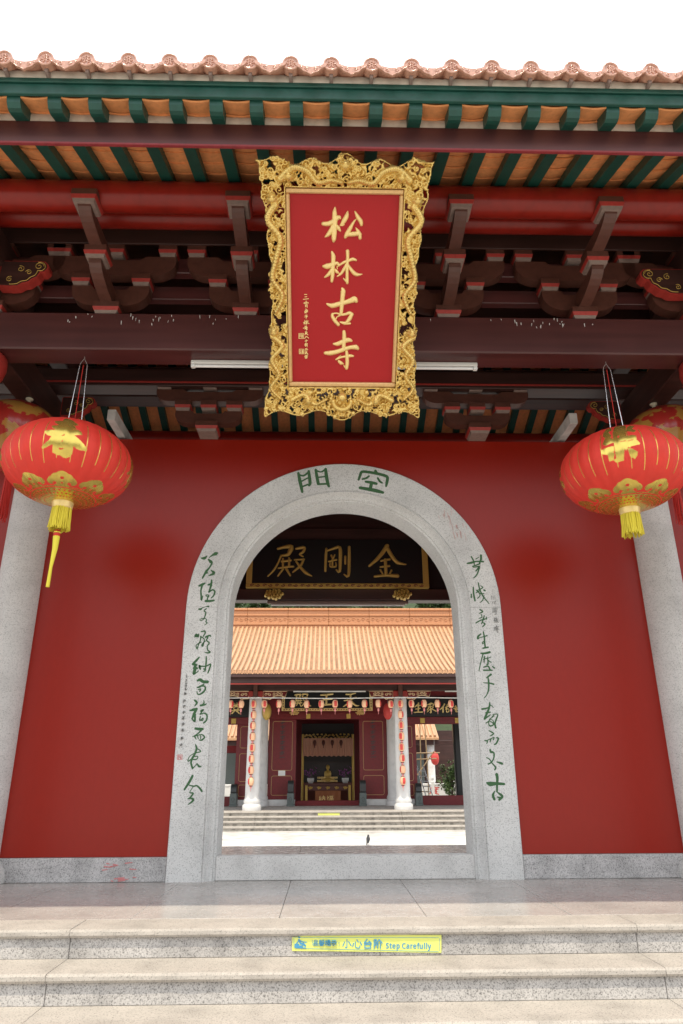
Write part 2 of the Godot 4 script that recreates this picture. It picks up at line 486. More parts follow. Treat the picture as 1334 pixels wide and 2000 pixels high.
const GLYPHS := {
	"plaque": [
		["pine", [[-124,610,13,-127,575,35,-125,531,42,-126,487,39,-129,442,42,-131,397,36,-133,382,23],[-211,500,29,-172,501,35,-131,519,35,-99,546,32,-86,540,19],[-134,486,35,-159,444,35,-178,423,29,-198,409,6.5],[-108,487,19,-98,472,29,-85,454,16],[-31,586,10,-39,553,35,-60,517,35,-86,490,6.4],[-86,491,10,-70,493,19,-60,499,19],[22,587,10,41,554,29,65,522,35,72,498,26],[35,536,6.4,17,518,16,-8,476,29,-33,434,35,-46,410,23],[-30,428,32,22,433,36,57,435,32,64,405,26],[30,477,6.4,47,453,26,64,429,29]]],
		["grove", [[-145,306,16,-134,275,36,-135,229,33,-138,183,33,-139,136,30,-144,98,23],[-207,204,23,-181,204,43,-145,214,36,-105,229,23,-92,211,16],[-141,183,30,-164,151,30,-197,126,13],[-118,183,13,-108,167,26,-90,155,10],[-105,205,10,-103,186,8.2],[-28,313,29,-26,280,26,-28,230,25,-29,184,25,-28,121,26,-26,87,23],[-55,118,10,-38,102,17,-28,93,17],[-95,208,13,-56,233,21,-17,247,23,12,257,26,38,250,16],[-33,221,20,-56,180,25,-75,152,20,-103,133,10],[-23,215,20,0,184,26,27,156,33,54,147,26,88,151,5.0]]],
		["ancient", [[-64,45,20,-57,26,40,-61,-22,35,-65,-70,35,-68,-115,30,-71,-138,27],[-181,-68,13,-142,-82,37,-92,-70,37,-45,-58,33,1,-43,40,31,-33,50,45,-46,30],[-137,-144,20,-137,-162,27,-118,-194,30,-90,-224,27],[-137,-142,13,-102,-138,12,-71,-148,20,-37,-144,20,-4,-134,27,17,-147,24],[13,-144,30,-3,-177,34,-23,-203,27],[-77,-204,10,-43,-212,27,1,-214,17],[-71,-151,13,-101,-165,10,-108,-181,10]]],
		["temple", [[-46,-276,27,-43,-316,34,-46,-367,34,-47,-401,31,-54,-425,24],[-125,-371,17,-96,-371,34,-62,-357,34,-14,-340,38,14,-346,21],[-191,-443,28,-150,-443,38,-98,-432,34,-40,-411,34,8,-397,31,49,-396,41,65,-406,28],[-106,-493,14,-67,-476,17,-32,-469,19,2,-463,28,30,-465,17],[-67,-459,5.2,-98,-487,10],[-23,-431,24,-19,-469,31,-16,-520,31,-21,-562,28],[-45,-538,6.9,-31,-555,17],[-84,-507,21,-66,-521,31,-49,-527,14]]],
		["inscription", [[-352,-1,5.3,-334,-1,5.3],[-349,-19,5.3,-334,-17,5.3],[-361,-37,5.3,-321,-32,5.3],[-340,-48,5.3,-340,-56,5.3],[-358,-66,5.3,-352,-61,5.3,-326,-59,5.3,-324,-66,5.3],[-352,-69,5.3,-332,-67,5.3],[-346,-78,5.3,-332,-76,5.3],[-345,-80,5.3,-345,-93,5.3],[-332,-77,5.3,-332,-96,5.3],[-345,-86,5.3,-332,-86,5.3],[-344,-108,5.3,-338,-110,5.3],[-348,-118,5.3,-329,-116,5.3,-331,-123,5.3,-348,-125,5.3,-350,-132,5.3,-328,-129,5.3],[-339,-115,5.3,-340,-140,5.3],[-341,-132,5.3,-351,-138,5.3],[-349,-156,5.3,-332,-153,5.3,-340,-163,5.3],[-340,-163,5.3,-337,-172,5.3,-341,-178,5.3],[-352,-168,5.3,-329,-163,5.3],[-350,-192,5.4,-351,-221,5.4],[-361,-209,5.4,-341,-203,5.4],[-352,-210,5.4,-359,-220,5.4],[-335,-192,5.4,-336,-223,5.4],[-343,-207,5.4,-324,-198,5.4],[-337,-210,5.4,-345,-220,5.4],[-334,-210,5.4,-318,-217,5.4],[-337,-234,5.4,-351,-245,5.4],[-351,-236,5.4,-333,-245,5.4],[-363,-252,5.4,-330,-246,5.4],[-343,-248,5.4,-351,-259,5.4],[-348,-256,5.4,-333,-255,5.4,-334,-264,5.4],[-340,-251,5.4,-340,-268,5.4],[-340,-277,5.4,-348,-289,5.4],[-348,-278,5.4,-333,-283,5.4],[-350,-292,5.4,-333,-289,5.4],[-342,-289,5.4,-351,-303,5.4],[-341,-293,5.4,-327,-303,5.4],[-342,-315,5.4,-353,-331,5.4],[-341,-314,5.4,-321,-327,5.4],[-350,-351,5.4,-330,-345,5.4],[-341,-339,5.4,-341,-357,5.4],[-352,-374,5.4,-331,-370,5.4],[-343,-364,5.4,-352,-383,5.4],[-346,-377,5.4,-346,-392,5.4],[-346,-377,5.4,-334,-376,5.4,-334,-392,5.4],[-345,-383,5.4,-334,-383,5.4],[-349,-410,5.4,-334,-407,5.4],[-341,-409,5.4,-345,-419,5.4],[-352,-421,5.4,-329,-417,5.4],[-351,-434,5.5,-337,-431,5.4],[-349,-437,5.5,-349,-449,5.5],[-351,-451,5.5,-340,-443,5.5],[-336,-431,5.4,-340,-443,5.5],[-342,-437,5.5,-328,-453,5.5],[-351,-464,5.5,-333,-461,5.5],[-342,-458,5.5,-342,-473,5.5],[-354,-470,5.5,-331,-467,5.5],[-349,-476,5.5,-336,-475,5.5,-337,-482,5.5,-350,-482,5.5,-349,-476,5.5]]],
		["seal", [[-398,-294,4.5,-362,-293,4.5],[-362,-293,4.5,-362,-332,4.5],[-362,-332,4.5,-399,-332,4.5],[-399,-332,4.5,-398,-294,4.5],[-392,-301,4.5,-392,-324,4.5],[-392,-307,4.5,-384,-301,4.5,-384,-318,4.5],[-377,-299,4.5,-377,-326,4.5],[-377,-304,4.5,-368,-304,4.5],[-377,-313,4.5,-368,-312,4.5],[-377,-321,4.5,-368,-321,4.5],[-368,-301,4.5,-368,-324,4.5]]],
		["seal", [[-397,-415,4.5,-360,-415,4.5],[-360,-415,4.5,-360,-451,4.5],[-360,-451,4.5,-397,-451,4.5],[-397,-451,4.5,-397,-415,4.5],[-390,-421,4.5,-390,-445,4.5],[-385,-426,4.5,-390,-435,4.5,-384,-444,4.5],[-376,-422,4.5,-376,-445,4.5],[-376,-434,4.5,-366,-434,4.5],[-371,-421,4.5,-371,-445,4.5],[-366,-422,4.5,-366,-445,4.5]]],
	],
	"arch": [
		["gate_character", [[-463,3712,27,-446,3627,39,-429,3550,35,-420,3504,27],[-462,3699,16,-411,3682,22,-361,3721,24],[-357,3734,27,-348,3661,35,-342,3602,35,-351,3576,27],[-426,3622,17,-368,3657,17],[-417,3563,19,-367,3585,19],[-285,3749,28,-274,3679,35,-258,3594,35],[-283,3743,20,-231,3726,17,-184,3757,24],[-184,3758,31,-176,3679,39,-160,3594,35,-149,3565,23],[-258,3666,17,-184,3675,17],[-254,3590,22,-168,3594,22]]],
		["empty_character", [[153,3643,24,169,3690,30,189,3731,32,256,3727,33,335,3713,35,413,3692,35,448,3670,35,441,3615,33,432,3572,22],[327,3743,28,331,3725,39],[192,3649,20,231,3660,24,259,3682,20],[349,3661,22,368,3627,24,391,3608,20],[227,3620,27,285,3610,35,332,3599,31],[285,3610,35,273,3554,35],[167,3552,33,253,3537,39,330,3521,43,396,3502,31]]],
		["couplet_character", [[-1384,2802,19,-1358,2802,35,-1334,2826,7.7],[-1313,2809,6.4,-1282,2833,19,-1254,2847,42,-1242,2853,26],[-1318,2789,16,-1294,2765,35,-1284,2752,19,-1301,2712,16,-1330,2672,26,-1344,2645,22,-1364,2602,16],[-1341,2652,19,-1323,2655,19],[-1289,2682,7.7,-1259,2658,29,-1264,2645,26,-1305,2625,8.9]]],
		["couplet_character", [[-1390,2526,22,-1360,2539,29,-1338,2552,16],[-1362,2533,22,-1371,2480,16,-1365,2428,18,-1359,2383,15,-1349,2428,7.6],[-1276,2582,16,-1277,2546,25,-1305,2536,16],[-1277,2533,25,-1289,2480,15,-1297,2461,13,-1261,2487,16,-1238,2468,18,-1248,2428,16,-1269,2406,10],[-1321,2435,8.8,-1296,2435,13,-1294,2415,11,-1321,2428,7.6],[-1301,2422,8.8,-1305,2383,15],[-1317,2377,25,-1279,2377,23,-1242,2383,19]]],
		["couplet_character", [[-1375,2299,19,-1359,2299,23,-1344,2312,8.8,-1314,2322,6.3,-1289,2325,19],[-1309,2303,13,-1330,2280,10,-1310,2268,14,-1317,2229,13,-1325,2204,8.7,-1355,2188,8.7,-1359,2204,7.5,-1319,2210,8.7,-1299,2198,10,-1304,2179,14,-1291,2166,11,-1315,2147,6.2]]],
		["couplet_character", [[-1397,2035,12,-1386,2053,34,-1369,2041,28,-1362,2066,7.4],[-1342,2084,12,-1311,2091,17,-1304,2072,15,-1320,2041,12],[-1342,2041,15,-1345,1997,11,-1358,1966,12,-1368,1923,12,-1379,1960,8.6,-1335,1985,8.6],[-1338,2035,12,-1309,2016,11,-1310,1985,10,-1320,1948,15,-1327,1966,10,-1296,1997,8.6],[-1295,2035,19,-1259,2050,15,-1249,2038,8.7],[-1276,2028,15,-1287,2004,12,-1260,1979,14,-1277,1948,11,-1268,1911,12,-1246,1896,15,-1267,1887,15,-1295,1893,6.1]]],
		["couplet_character", [[-1344,1847,15,-1372,1814,24,-1398,1786,21],[-1397,1780,15,-1364,1780,24,-1389,1747,18,-1358,1747,22],[-1375,1765,30,-1378,1723,30,-1385,1693,18,-1341,1723,7.3],[-1280,1853,12,-1277,1801,16,-1281,1723,12],[-1336,1771,17,-1324,1735,12,-1338,1765,15,-1277,1765,11,-1236,1786,15,-1240,1753,15,-1255,1705,12],[-1298,1717,7.3,-1275,1735,11,-1294,1741,15]]],
		["couplet_character", [[-1344,1636,19,-1323,1645,31,-1293,1627,28,-1255,1625,31],[-1285,1605,13,-1321,1581,18,-1343,1575,13],[-1315,1587,14,-1278,1587,15,-1270,1556,18,-1299,1523,17,-1332,1514,12,-1343,1538,10],[-1332,1556,10,-1311,1562,13,-1319,1541,11]]],
		["couplet_character", [[-1357,1462,19,-1337,1441,22,-1353,1414,11],[-1394,1372,12,-1363,1381,27,-1339,1387,19],[-1336,1387,25,-1355,1345,25,-1370,1303,16],[-1348,1339,22,-1344,1277,17,-1370,1303,10],[-1304,1417,10,-1274,1435,14,-1276,1459,8.7],[-1301,1417,19,-1267,1423,17,-1249,1432,7.4],[-1294,1369,19,-1271,1381,11,-1305,1339,8.6,-1269,1351,12,-1240,1333,16,-1240,1291,15,-1263,1267,15],[-1297,1321,10,-1301,1285,10,-1272,1309,10,-1277,1285,8.6,-1292,1291,8.6]]],
		["couplet_character", [[-1333,1219,22,-1302,1214,27,-1272,1214,25],[-1283,1203,18,-1312,1173,12,-1353,1150,8.5],[-1335,1150,15,-1321,1127,7.3],[-1329,1156,8.5,-1275,1167,11,-1249,1144,16,-1272,1121,15,-1290,1121,11],[-1311,1156,8.6,-1303,1132,10],[-1287,1162,7.3,-1282,1132,8.5]]],
		["couplet_character", [[-1324,1083,10,-1312,1051,22,-1324,1005,18,-1343,971,21,-1352,931,18,-1337,888,18],[-1300,1046,8.5,-1274,1025,13,-1325,1011,8.5,-1365,988,7.3,-1381,954,10,-1374,945,10,-1329,982,10,-1296,982,8.5,-1309,959,12,-1345,960,11],[-1337,883,11,-1306,914,7.2,-1301,925,8.4,-1281,902,20,-1260,902,7.2]]],
		["couplet_character", [[-1332,824,22,-1353,779,24,-1393,715,18],[-1357,751,8.3,-1317,740,14,-1288,745,13,-1256,717,18,-1243,700,18],[-1323,731,7.1,-1347,690,8.3,-1316,684,18,-1343,646,13,-1358,640,9],[-1343,646,14,-1310,635,20,-1326,613,17,-1354,594,5.9]]],
		["couplet_character", [[1250,2825,16,1267,2787,16,1274,2746,13],[1294,2801,12,1325,2821,6.6],[1346,2838,24,1344,2801,22,1324,2753,17],[1206,2756,16,1246,2763,24,1299,2777,14,1364,2774,18],[1256,2726,13,1296,2740,14,1330,2753,13],[1262,2716,9,1322,2726,17],[1285,2679,13,1321,2719,16,1308,2679,14,1289,2639,14,1257,2609,9]]],
		["couplet_character", [[1247,2516,14,1246,2453,18,1254,2384,18],[1223,2446,15,1221,2414,13],[1299,2559,13,1308,2499,14,1332,2433,14,1387,2355,9.0],[1320,2532,7.8,1338,2512,13,1287,2486,9],[1269,2460,9,1303,2479,10],[1278,2486,13,1301,2460,13,1306,2433,10,1281,2407,10],[1349,2489,16,1358,2483,17],[1345,2433,10,1328,2388,10,1304,2368,7.7],[1301,2453,10,1346,2453,9]]],
		["couplet_character", [[1296,2297,14,1320,2277,17,1286,2261,8.9],[1280,2213,8.9,1309,2223,11,1302,2252,8.9],[1248,2169,13,1294,2194,13,1353,2210,13],[1332,2236,13,1313,2188,13,1301,2162,11],[1351,2226,8.9,1352,2204,10],[1311,2172,8.9,1333,2159,16,1305,2130,7.6]]],
		["couplet_character", [[1287,2064,13,1260,2042,21,1252,2017,15,1275,2030,7.6],[1275,2030,7.6,1314,2039,10,1343,2048,13],[1311,2083,13,1317,2036,16,1316,1986,16,1318,1936,16],[1293,1980,8.8,1304,1992,10,1316,1986,8.8,1293,1970,8.8],[1296,1930,15,1344,1939,16]]],
		["couplet_character", [[1274,1883,15,1314,1883,21,1356,1893,23],[1292,1874,14,1272,1819,11,1251,1752,10,1243,1721,8.7],[1299,1849,7.5,1295,1794,12,1306,1856,8.7],[1291,1825,8.7,1320,1837,8.7],[1333,1849,8.7,1332,1788,15,1318,1776,8.7],[1323,1831,7.5,1365,1849,7.5],[1334,1819,8.7,1361,1800,10],[1289,1755,11,1330,1764,14,1346,1733,16],[1286,1727,15,1364,1727,12],[1373,1761,12,1387,1748,15]]],
		["couplet_character", [[1350,1688,22,1330,1673,15,1306,1657,9.0],[1322,1660,13,1325,1610,18,1317,1548,15,1297,1505,10,1273,1478,8.9],[1274,1614,6.4,1331,1610,14,1369,1601,17]]],
		["couplet_character", [[1320,1435,14,1310,1389,19,1292,1353,21,1262,1296,21],[1246,1380,19,1294,1389,14,1321,1408,10],[1322,1420,7.6,1349,1395,8.8],[1279,1347,16,1317,1353,13],[1262,1293,15,1315,1329,10],[1340,1332,8.8,1385,1335,11,1368,1293,15,1352,1251,15,1356,1218,18],[1333,1317,8.8,1352,1323,8.8,1305,1287,8.8,1296,1251,10,1307,1233,15,1339,1245,11,1336,1281,7.5,1306,1293,6.3],[1271,1257,8.8,1310,1275,8.8,1357,1233,13]]],
		["couplet_character", [[1294,1192,11,1333,1168,16,1300,1147,8.7],[1250,1109,12,1272,1103,15,1264,1083,8.7],[1269,1109,8.7,1311,1127,8.7,1336,1135,8.7,1325,1115,12],[1304,1121,11,1296,1097,8.7],[1355,1132,10,1373,1126,16,1351,1085,16,1331,1074,10]]],
		["couplet_character", [[1291,1033,15,1295,1013,22,1322,1004,16,1316,958,14,1291,923,12,1263,912,12],[1254,964,10,1278,952,11,1300,917,12,1328,883,17,1317,863,13],[1341,929,8.6,1371,920,21,1386,914,22]]],
		["couplet_character", [[1332,823,31,1335,792,27,1328,741,21,1323,685,17],[1241,756,18,1268,747,43,1323,750,27,1389,746,22],[1306,691,6.1,1285,657,24,1294,624,24],[1326,679,10,1357,657,24,1368,643,18,1349,629,24,1336,618,18],[1325,640,12,1349,635,18]]],
		["side_inscription", [[1415,2434,2.9,1415,2394,2.9],[1408,2420,2.9,1425,2427,2.9],[1431,2427,2.9,1451,2434,2.9],[1430,2417,2.9,1428,2394,2.9],[1430,2417,2.9,1450,2421,2.9,1450,2398,2.9],[1436,2407,2.9,1444,2409,2.9],[1423,2375,2.9,1422,2352,2.9],[1420,2368,2.9,1433,2372,2.9],[1436,2375,2.9,1456,2378,2.9,1442,2365,2.9],[1445,2368,2.9,1444,2349,2.9,1457,2355,2.9],[1436,2355,2.9,1442,2362,2.9],[1418,2310,2.9,1438,2313,2.9],[1421,2310,2.9,1418,2271,2.9],[1434,2313,2.9,1431,2271,2.9],[1411,2268,2.9,1435,2278,2.9],[1444,2310,2.9,1460,2310,2.9,1455,2291,2.9,1442,2291,2.9,1444,2310,2.9],[1438,2274,2.9,1457,2278,2.9],[1448,2287,2.9,1445,2252,2.9],[1432,2249,2.9,1452,2255,2.9],[1422,2207,2.9,1442,2213,2.9],[1433,2220,2.9,1421,2188,2.9],[1418,2191,2.9,1441,2197,2.9],[1431,2191,2.9,1426,2172,2.9],[1449,2220,2.9,1440,2194,2.9],[1444,2201,2.9,1461,2172,2.9],[1457,2207,2.9,1439,2175,2.9],[1439,2143,2.9,1442,2134,2.9],[1419,2124,2.9,1461,2134,2.9],[1425,2124,2.9,1413,2093,2.8],[1431,2115,2.9,1453,2121,2.9,1439,2108,2.8],[1426,2102,2.8,1458,2108,2.9],[1442,2105,2.8,1443,2074,2.8]]],
		["side_inscription", [[-1455,1682,2.5,-1439,1686,2.5],[-1451,1688,2.5,-1451,1664,2.5],[-1451,1667,2.5,-1436,1671,2.5],[-1445,1687,2.5,-1447,1670,2.5],[-1453,1664,2.5,-1435,1668,2.5],[-1453,1633,2.5,-1438,1636,2.5],[-1450,1651,2.5,-1449,1627,2.5],[-1453,1649,2.5,-1436,1652,2.5],[-1445,1651,2.5,-1446,1631,2.5],[-1456,1630,2.5,-1437,1633,2.5],[-1453,1613,2.5,-1434,1617,2.5],[-1444,1618,2.5,-1443,1598,2.5],[-1453,1606,2.5,-1437,1610,2.5],[-1450,1622,2.5,-1450,1605,2.5],[-1455,1606,2.5,-1440,1609,2.5],[-1454,1585,2.5,-1438,1588,2.5],[-1440,1598,2.5,-1441,1580,2.5],[-1454,1589,2.5,-1438,1593,2.5],[-1444,1597,2.5,-1443,1573,2.5],[-1457,1594,2.5,-1442,1598,2.5],[-1454,1557,2.5,-1439,1561,2.5],[-1451,1573,2.5,-1451,1557,2.5],[-1454,1551,2.5,-1434,1555,2.5],[-1445,1568,2.5,-1447,1550,2.5],[-1452,1554,2.5,-1436,1557,2.5],[-1450,1518,2.5,-1431,1521,2.5],[-1448,1533,2.5,-1449,1516,2.5],[-1452,1510,2.5,-1437,1513,2.5],[-1452,1535,2.5,-1454,1512,2.5],[-1453,1525,2.5,-1439,1528,2.5],[-1454,1455,2.5,-1440,1459,2.5],[-1456,1467,2.5,-1457,1446,2.5],[-1459,1464,2.5,-1443,1467,2.5],[-1453,1462,2.5,-1455,1442,2.5],[-1456,1455,2.5,-1436,1459,2.5],[-1454,1413,2.5,-1438,1417,2.5],[-1452,1420,2.5,-1454,1397,2.5],[-1451,1408,2.5,-1438,1412,2.5],[-1449,1421,2.5,-1451,1403,2.5],[-1452,1416,2.5,-1439,1419,2.5],[-1454,1359,2.5,-1434,1362,2.5],[-1450,1369,2.5,-1449,1347,2.5],[-1454,1360,2.5,-1441,1364,2.5],[-1452,1369,2.5,-1451,1346,2.5],[-1456,1357,2.5,-1438,1360,2.5],[-1457,1303,2.5,-1440,1306,2.5],[-1449,1320,2.5,-1450,1296,2.5],[-1456,1318,2.5,-1437,1322,2.5],[-1445,1320,2.5,-1447,1297,2.5],[-1459,1299,2.5,-1441,1303,2.5],[-1457,1263,2.5,-1439,1267,2.5],[-1445,1266,2.5,-1445,1248,2.5],[-1456,1247,2.5,-1442,1251,2.5],[-1442,1270,2.5,-1441,1248,2.5],[-1452,1255,2.5,-1433,1258,2.5],[-1454,1200,2.4,-1439,1203,2.4],[-1440,1212,2.4,-1441,1193,2.4],[-1456,1213,2.4,-1439,1217,2.4],[-1446,1212,2.4,-1446,1195,2.4],[-1453,1197,2.4,-1437,1201,2.4],[-1456,1129,2.4,-1438,1132,2.4],[-1452,1147,2.4,-1453,1125,2.4],[-1455,1142,2.4,-1439,1145,2.4],[-1441,1149,2.4,-1442,1129,2.4],[-1452,1136,2.4,-1436,1139,2.4],[-1456,1075,2.4,-1443,1078,2.4],[-1447,1093,2.4,-1447,1071,2.4],[-1459,1074,2.4,-1444,1078,2.4],[-1447,1093,2.4,-1448,1074,2.4],[-1459,1080,2.4,-1440,1083,2.4]]],
		["red_seal", [[-1475,998,4.8,-1434,998,4.8],[-1434,998,4.8,-1433,959,4.8],[-1433,959,4.8,-1473,959,4.8],[-1473,959,4.8,-1475,998,4.8],[-1465,991,4.8,-1465,966,4.8],[-1456,991,4.8,-1447,966,4.8],[-1444,991,4.8,-1443,966,4.8],[-1465,980,4.8,-1445,982,4.8]]],
	],
	"hallb": [
		["hall_character", [[-847,220,34,-747,245,47,-661,246,70,-683,172,62,-713,131,47,-790,123,28],[-798,123,28,-834,26,25,-892,-87,31,-974,-175,21],[-773,74,28,-771,-30,31],[-788,34,31,-664,50,31],[-688,83,31,-686,-38,34],[-831,-63,25,-724,-46,31,-624,-38,25],[-769,-78,31,-836,-174,21],[-723,-70,37,-667,-166,28],[-590,221,31,-497,238,47,-473,222,39,-496,173,37,-542,140,28,-495,108,22],[-610,59,22,-479,67,28],[-487,67,34,-524,-22,37,-630,-118,22],[-587,34,28,-523,-54,40,-445,-134,46,-368,-173,15]]],
		["hard_character", [[-169,223,31,-176,92,40,-183,-101,34],[-161,190,25,-75,223,34,18,240,47,26,93,50,17,-109,40,-29,-85,22],[-99,125,28,-75,68,22],[-52,133,22,-75,68,22],[-137,36,22,-29,60,28],[-83,68,25,-83,-29,28],[-114,20,19,-114,-37,25,-37,-37,25,-37,20,19],[96,109,31,95,4,28],[151,248,39,150,61,47,137,-172,40,79,-148,19]]],
		["gold_character", [[685,266,63,627,176,56,531,62,50,428,-27,31],[684,242,56,751,111,53,826,22,50,942,-2,16],[593,46,25,718,70,31],[583,-43,25,708,-27,31],[656,62,44,658,-147,46],[582,-83,28,612,-139,22],[737,-91,28,712,-139,22],[502,-179,34,665,-163,40,819,-171,53]]],
	],
	"hallc": [
		["heaven_character", [[837,640,81,1023,640,88,1276,688,74],[751,346,74,1021,411,87,1307,492,74],[1056,656,94,1020,362,101,885,200,87,700,71,40],[1054,362,87,1187,199,94,1320,118,87,1437,118,34]]],
		["king_character", [[-358,609,81,-89,625,101,197,658,101],[-323,381,81,-88,413,87,164,429,81],[-89,625,94,-104,170,100],[-355,154,87,-87,163,87,164,185,80]]],
		["hall_character", [[-1584,612,74,-1400,644,87,-1299,628,67,-1365,562,60],[-1500,595,74,-1529,367,67,-1560,221,67],[-1498,481,47,-1330,497,54],[-1529,351,47,-1261,367,60],[-1430,465,54,-1443,270,60],[-1330,464,54,-1326,269,54],[-1560,221,47,-1259,253,60],[-1459,205,47,-1508,124,47],[-1359,221,47,-1290,91,53],[-1232,644,67,-997,660,94,-1012,562,60],[-1198,627,60,-1230,529,54],[-1213,480,60,-995,496,67,-1093,334,60,-1240,107,40],[-1178,399,47,-1024,204,67,-839,106,47]]],
	],
	"sidec": [
		["living_character", [[4229,332,40,4104,216,52],[4146,254,48,4388,292,52],[4282,390,72,4262,157,80,4244,-16,68],[4140,119,52,4342,148,56],[4064,-35,68,4244,-16,68,4454,-16,68]]],
		["multitude_character", [[4896,398,60,4731,321,52],[4711,311,56,4975,369,60,4969,253,48],[4833,350,40,4828,253,40],[4726,214,48,4969,253,48],[4786,214,56,4679,79,48],[4845,195,68,4853,-46,72,4794,-36,28],[4822,118,48,4675,-17,52],[4883,137,40,5097,21,72],[4966,195,48,4902,117,40]]],
		["bless_character", [[5516,339,72,5408,194,68,5282,97,56],[5438,193,80,5425,-28,80],[5548,193,48,5732,251,52],[5657,329,60,5563,97,56],[5604,116,48,5596,-19,52,5697,-0,52,5704,116,48,5604,116,44]]],
		["end_character", [[6055,260,52,6001,212,48],[5946,134,48,6169,163,52],[6072,211,52,6003,76,48],[6003,76,44,6165,95,48],[6062,57,44,6038,-10,44,6159,-1,44]]],
		["still_character", [[-4515,305,72,-4224,339,72],[-4430,392,63,-4400,252,63],[-4318,410,63,-4324,270,63],[-4466,226,63,-4265,248,63,-4281,121,63,-4439,121,63,-4466,226,54],[-4548,69,63,-4190,103,72],[-4370,108,81,-4541,-65,72],[-4346,78,72,-4182,-66,72]]],
	],
	"cloth": [
		["accept_character", [[-372,-143,28,-419,-208,28,-360,-208,28,-418,-273,28,-348,-262,28],[-395,-295,28,-394,-359,28],[-429,-338,28,-418,-305,28],[-352,-334,28,-359,-299,28],[-290,-187,28,-289,-360,28],[-290,-187,28,-149,-177,28],[-149,-177,28,-149,-350,28],[-220,-122,28,-219,-231,28,-266,-295,28],[-219,-231,28,-172,-285,28]]],
		["fortune_character", [[-21,-134,26,3,-167,26],[-44,-199,26,50,-189,26],[50,-189,26,-44,-275,26],[3,-232,26,3,-361,26],[73,-145,26,249,-142,26],[101,-178,26,225,-174,26],[225,-174,26,225,-222,26],[225,-222,26,101,-221,26],[101,-221,26,101,-178,26],[85,-254,26,249,-250,26],[249,-250,26,249,-358,26],[249,-358,26,85,-358,26],[85,-358,26,85,-254,26],[85,-306,26,249,-306,26],[167,-254,26,167,-358,26]]],
	],
	"sign": [
		["large_lettering", [[-49,11,5.8,-50,-32,5.8,-59,-29,5.8],[-63,-2,5.8,-73,-23,5.8],[-39,-1,5.8,-25,-22,5.8],[-11,-9,5.8,-16,-26,5.8],[0,-3,5.8,-0,-27,5.8,10,-34,5.8,24,-33,5.8,25,-23,5.8],[9,9,5.8,16,-3,5.8],[27,-3,5.8,36,-18,5.8],[68,11,5.8,51,-8,5.8],[51,-8,5.8,89,-6,5.8],[79,2,5.8,93,-12,5.8],[54,-15,5.8,88,-16,5.8],[88,-16,5.8,88,-35,5.8],[88,-35,5.8,54,-35,5.8],[54,-35,5.8,54,-15,5.8],[109,8,5.8,108,-36,5.8],[109,8,5.8,123,8,5.8],[123,8,5.8,116,-7,5.8,122,-16,5.8,112,-22,5.8],[139,9,5.8,123,-10,5.8],[139,8,5.8,155,-9,5.8],[131,-10,5.8,127,-35,5.8],[145,-8,5.8,144,-37,5.8]]],
		["small_lettering", [[-249,8,2.3,-245,4,2.3],[-251,-0,2.3,-247,-4,2.3],[-250,-15,2.3,-244,-7,2.3],[-238,9,2.3,-221,9,2.3],[-221,9,2.3,-221,-3,2.3],[-221,-3,2.3,-238,-3,2.3],[-238,-3,2.3,-238,9,2.3],[-238,3,2.3,-221,3,2.3],[-241,-7,2.3,-241,-17,2.3],[-241,-7,2.3,-218,-7,2.3],[-218,-7,2.3,-218,-17,2.3],[-234,-7,2.3,-234,-17,2.3],[-226,-7,2.3,-226,-17,2.3],[-244,-17,2.3,-214,-17,2.3],[-210,8,2.3,-197,8,2.3],[-204,11,2.3,-204,2,2.3],[-209,3,2.3,-198,3,2.3],[-208,-1,2.3,-198,-1,2.3],[-194,10,2.3,-183,10,2.3,-185,4,2.3],[-195,4,2.3,-181,-2,2.3],[-183,4,2.3,-195,-2,2.3],[-212,-5,2.3,-180,-6,2.3],[-196,-2,2.3,-196,-9,2.3],[-196,-5,2.3,-210,-10,2.3],[-196,-5,2.3,-181,-10,2.3],[-206,-11,2.3,-187,-11,2.3],[-187,-11,2.3,-187,-19,2.3],[-187,-19,2.3,-206,-19,2.3],[-206,-19,2.3,-206,-11,2.3],[-206,-15,2.3,-187,-15,2.3],[-170,11,2.3,-170,-17,2.3],[-170,-17,2.3,-174,-16,2.3],[-176,3,2.3,-165,4,2.3],[-176,-9,2.3,-165,-5,2.3],[-161,10,2.3,-146,9,2.3],[-146,9,2.3,-146,-1,2.3],[-146,-1,2.3,-161,-1,2.3],[-161,-1,2.3,-161,10,2.3],[-161,4,2.3,-146,4,2.3],[-164,-5,2.3,-143,-5,2.3],[-153,-5,2.3,-153,-16,2.3],[-153,-10,2.3,-146,-11,2.3],[-161,-9,2.3,-163,-18,2.3],[-161,-13,2.3,-154,-18,2.3,-143,-18,2.3],[-135,7,2.3,-113,7,2.3],[-139,-1,2.3,-109,-1,2.3],[-124,-1,2.3,-124,-19,2.3],[-124,-19,2.3,-128,-17,2.3],[-132,-7,2.3,-138,-15,2.3],[-117,-7,2.3,-111,-14,2.3],[-96,-4,2.3,-94,-5,2.3],[-96,-17,2.3,-94,-18,2.3]]],
		["falling_figure", [[-328,26,10,-324,25,10],[-327,13,10,-321,-0,12,-317,-8,11],[-317,-8,11,-301,-8,8.1,-287,-20,5.4],[-319,-7,9,-302,-15,6.8,-288,-23,5.4],[-327,12,6.8,-336,-2,6.1,-341,-6,4.7],[-321,9,5.4,-303,1,4.7,-283,-1,4.1],[-349,-11,6.8,-329,-11,6.8],[-349,-16,6.8,-329,-16,6.8],[-349,-20,6.8,-307,-21,6.8],[-349,-25,6.8,-307,-26,6.8],[-349,-29,5.4,-287,-31,4.1]]],
		["border_line", [[-357,25,2.0,485,16,2.1],[491,11,2.1,487,-54,2.0],[481,-58,2.0,-342,-33,2.0],[-356,-29,2.0,-357,21,2.0]]],
	],
}
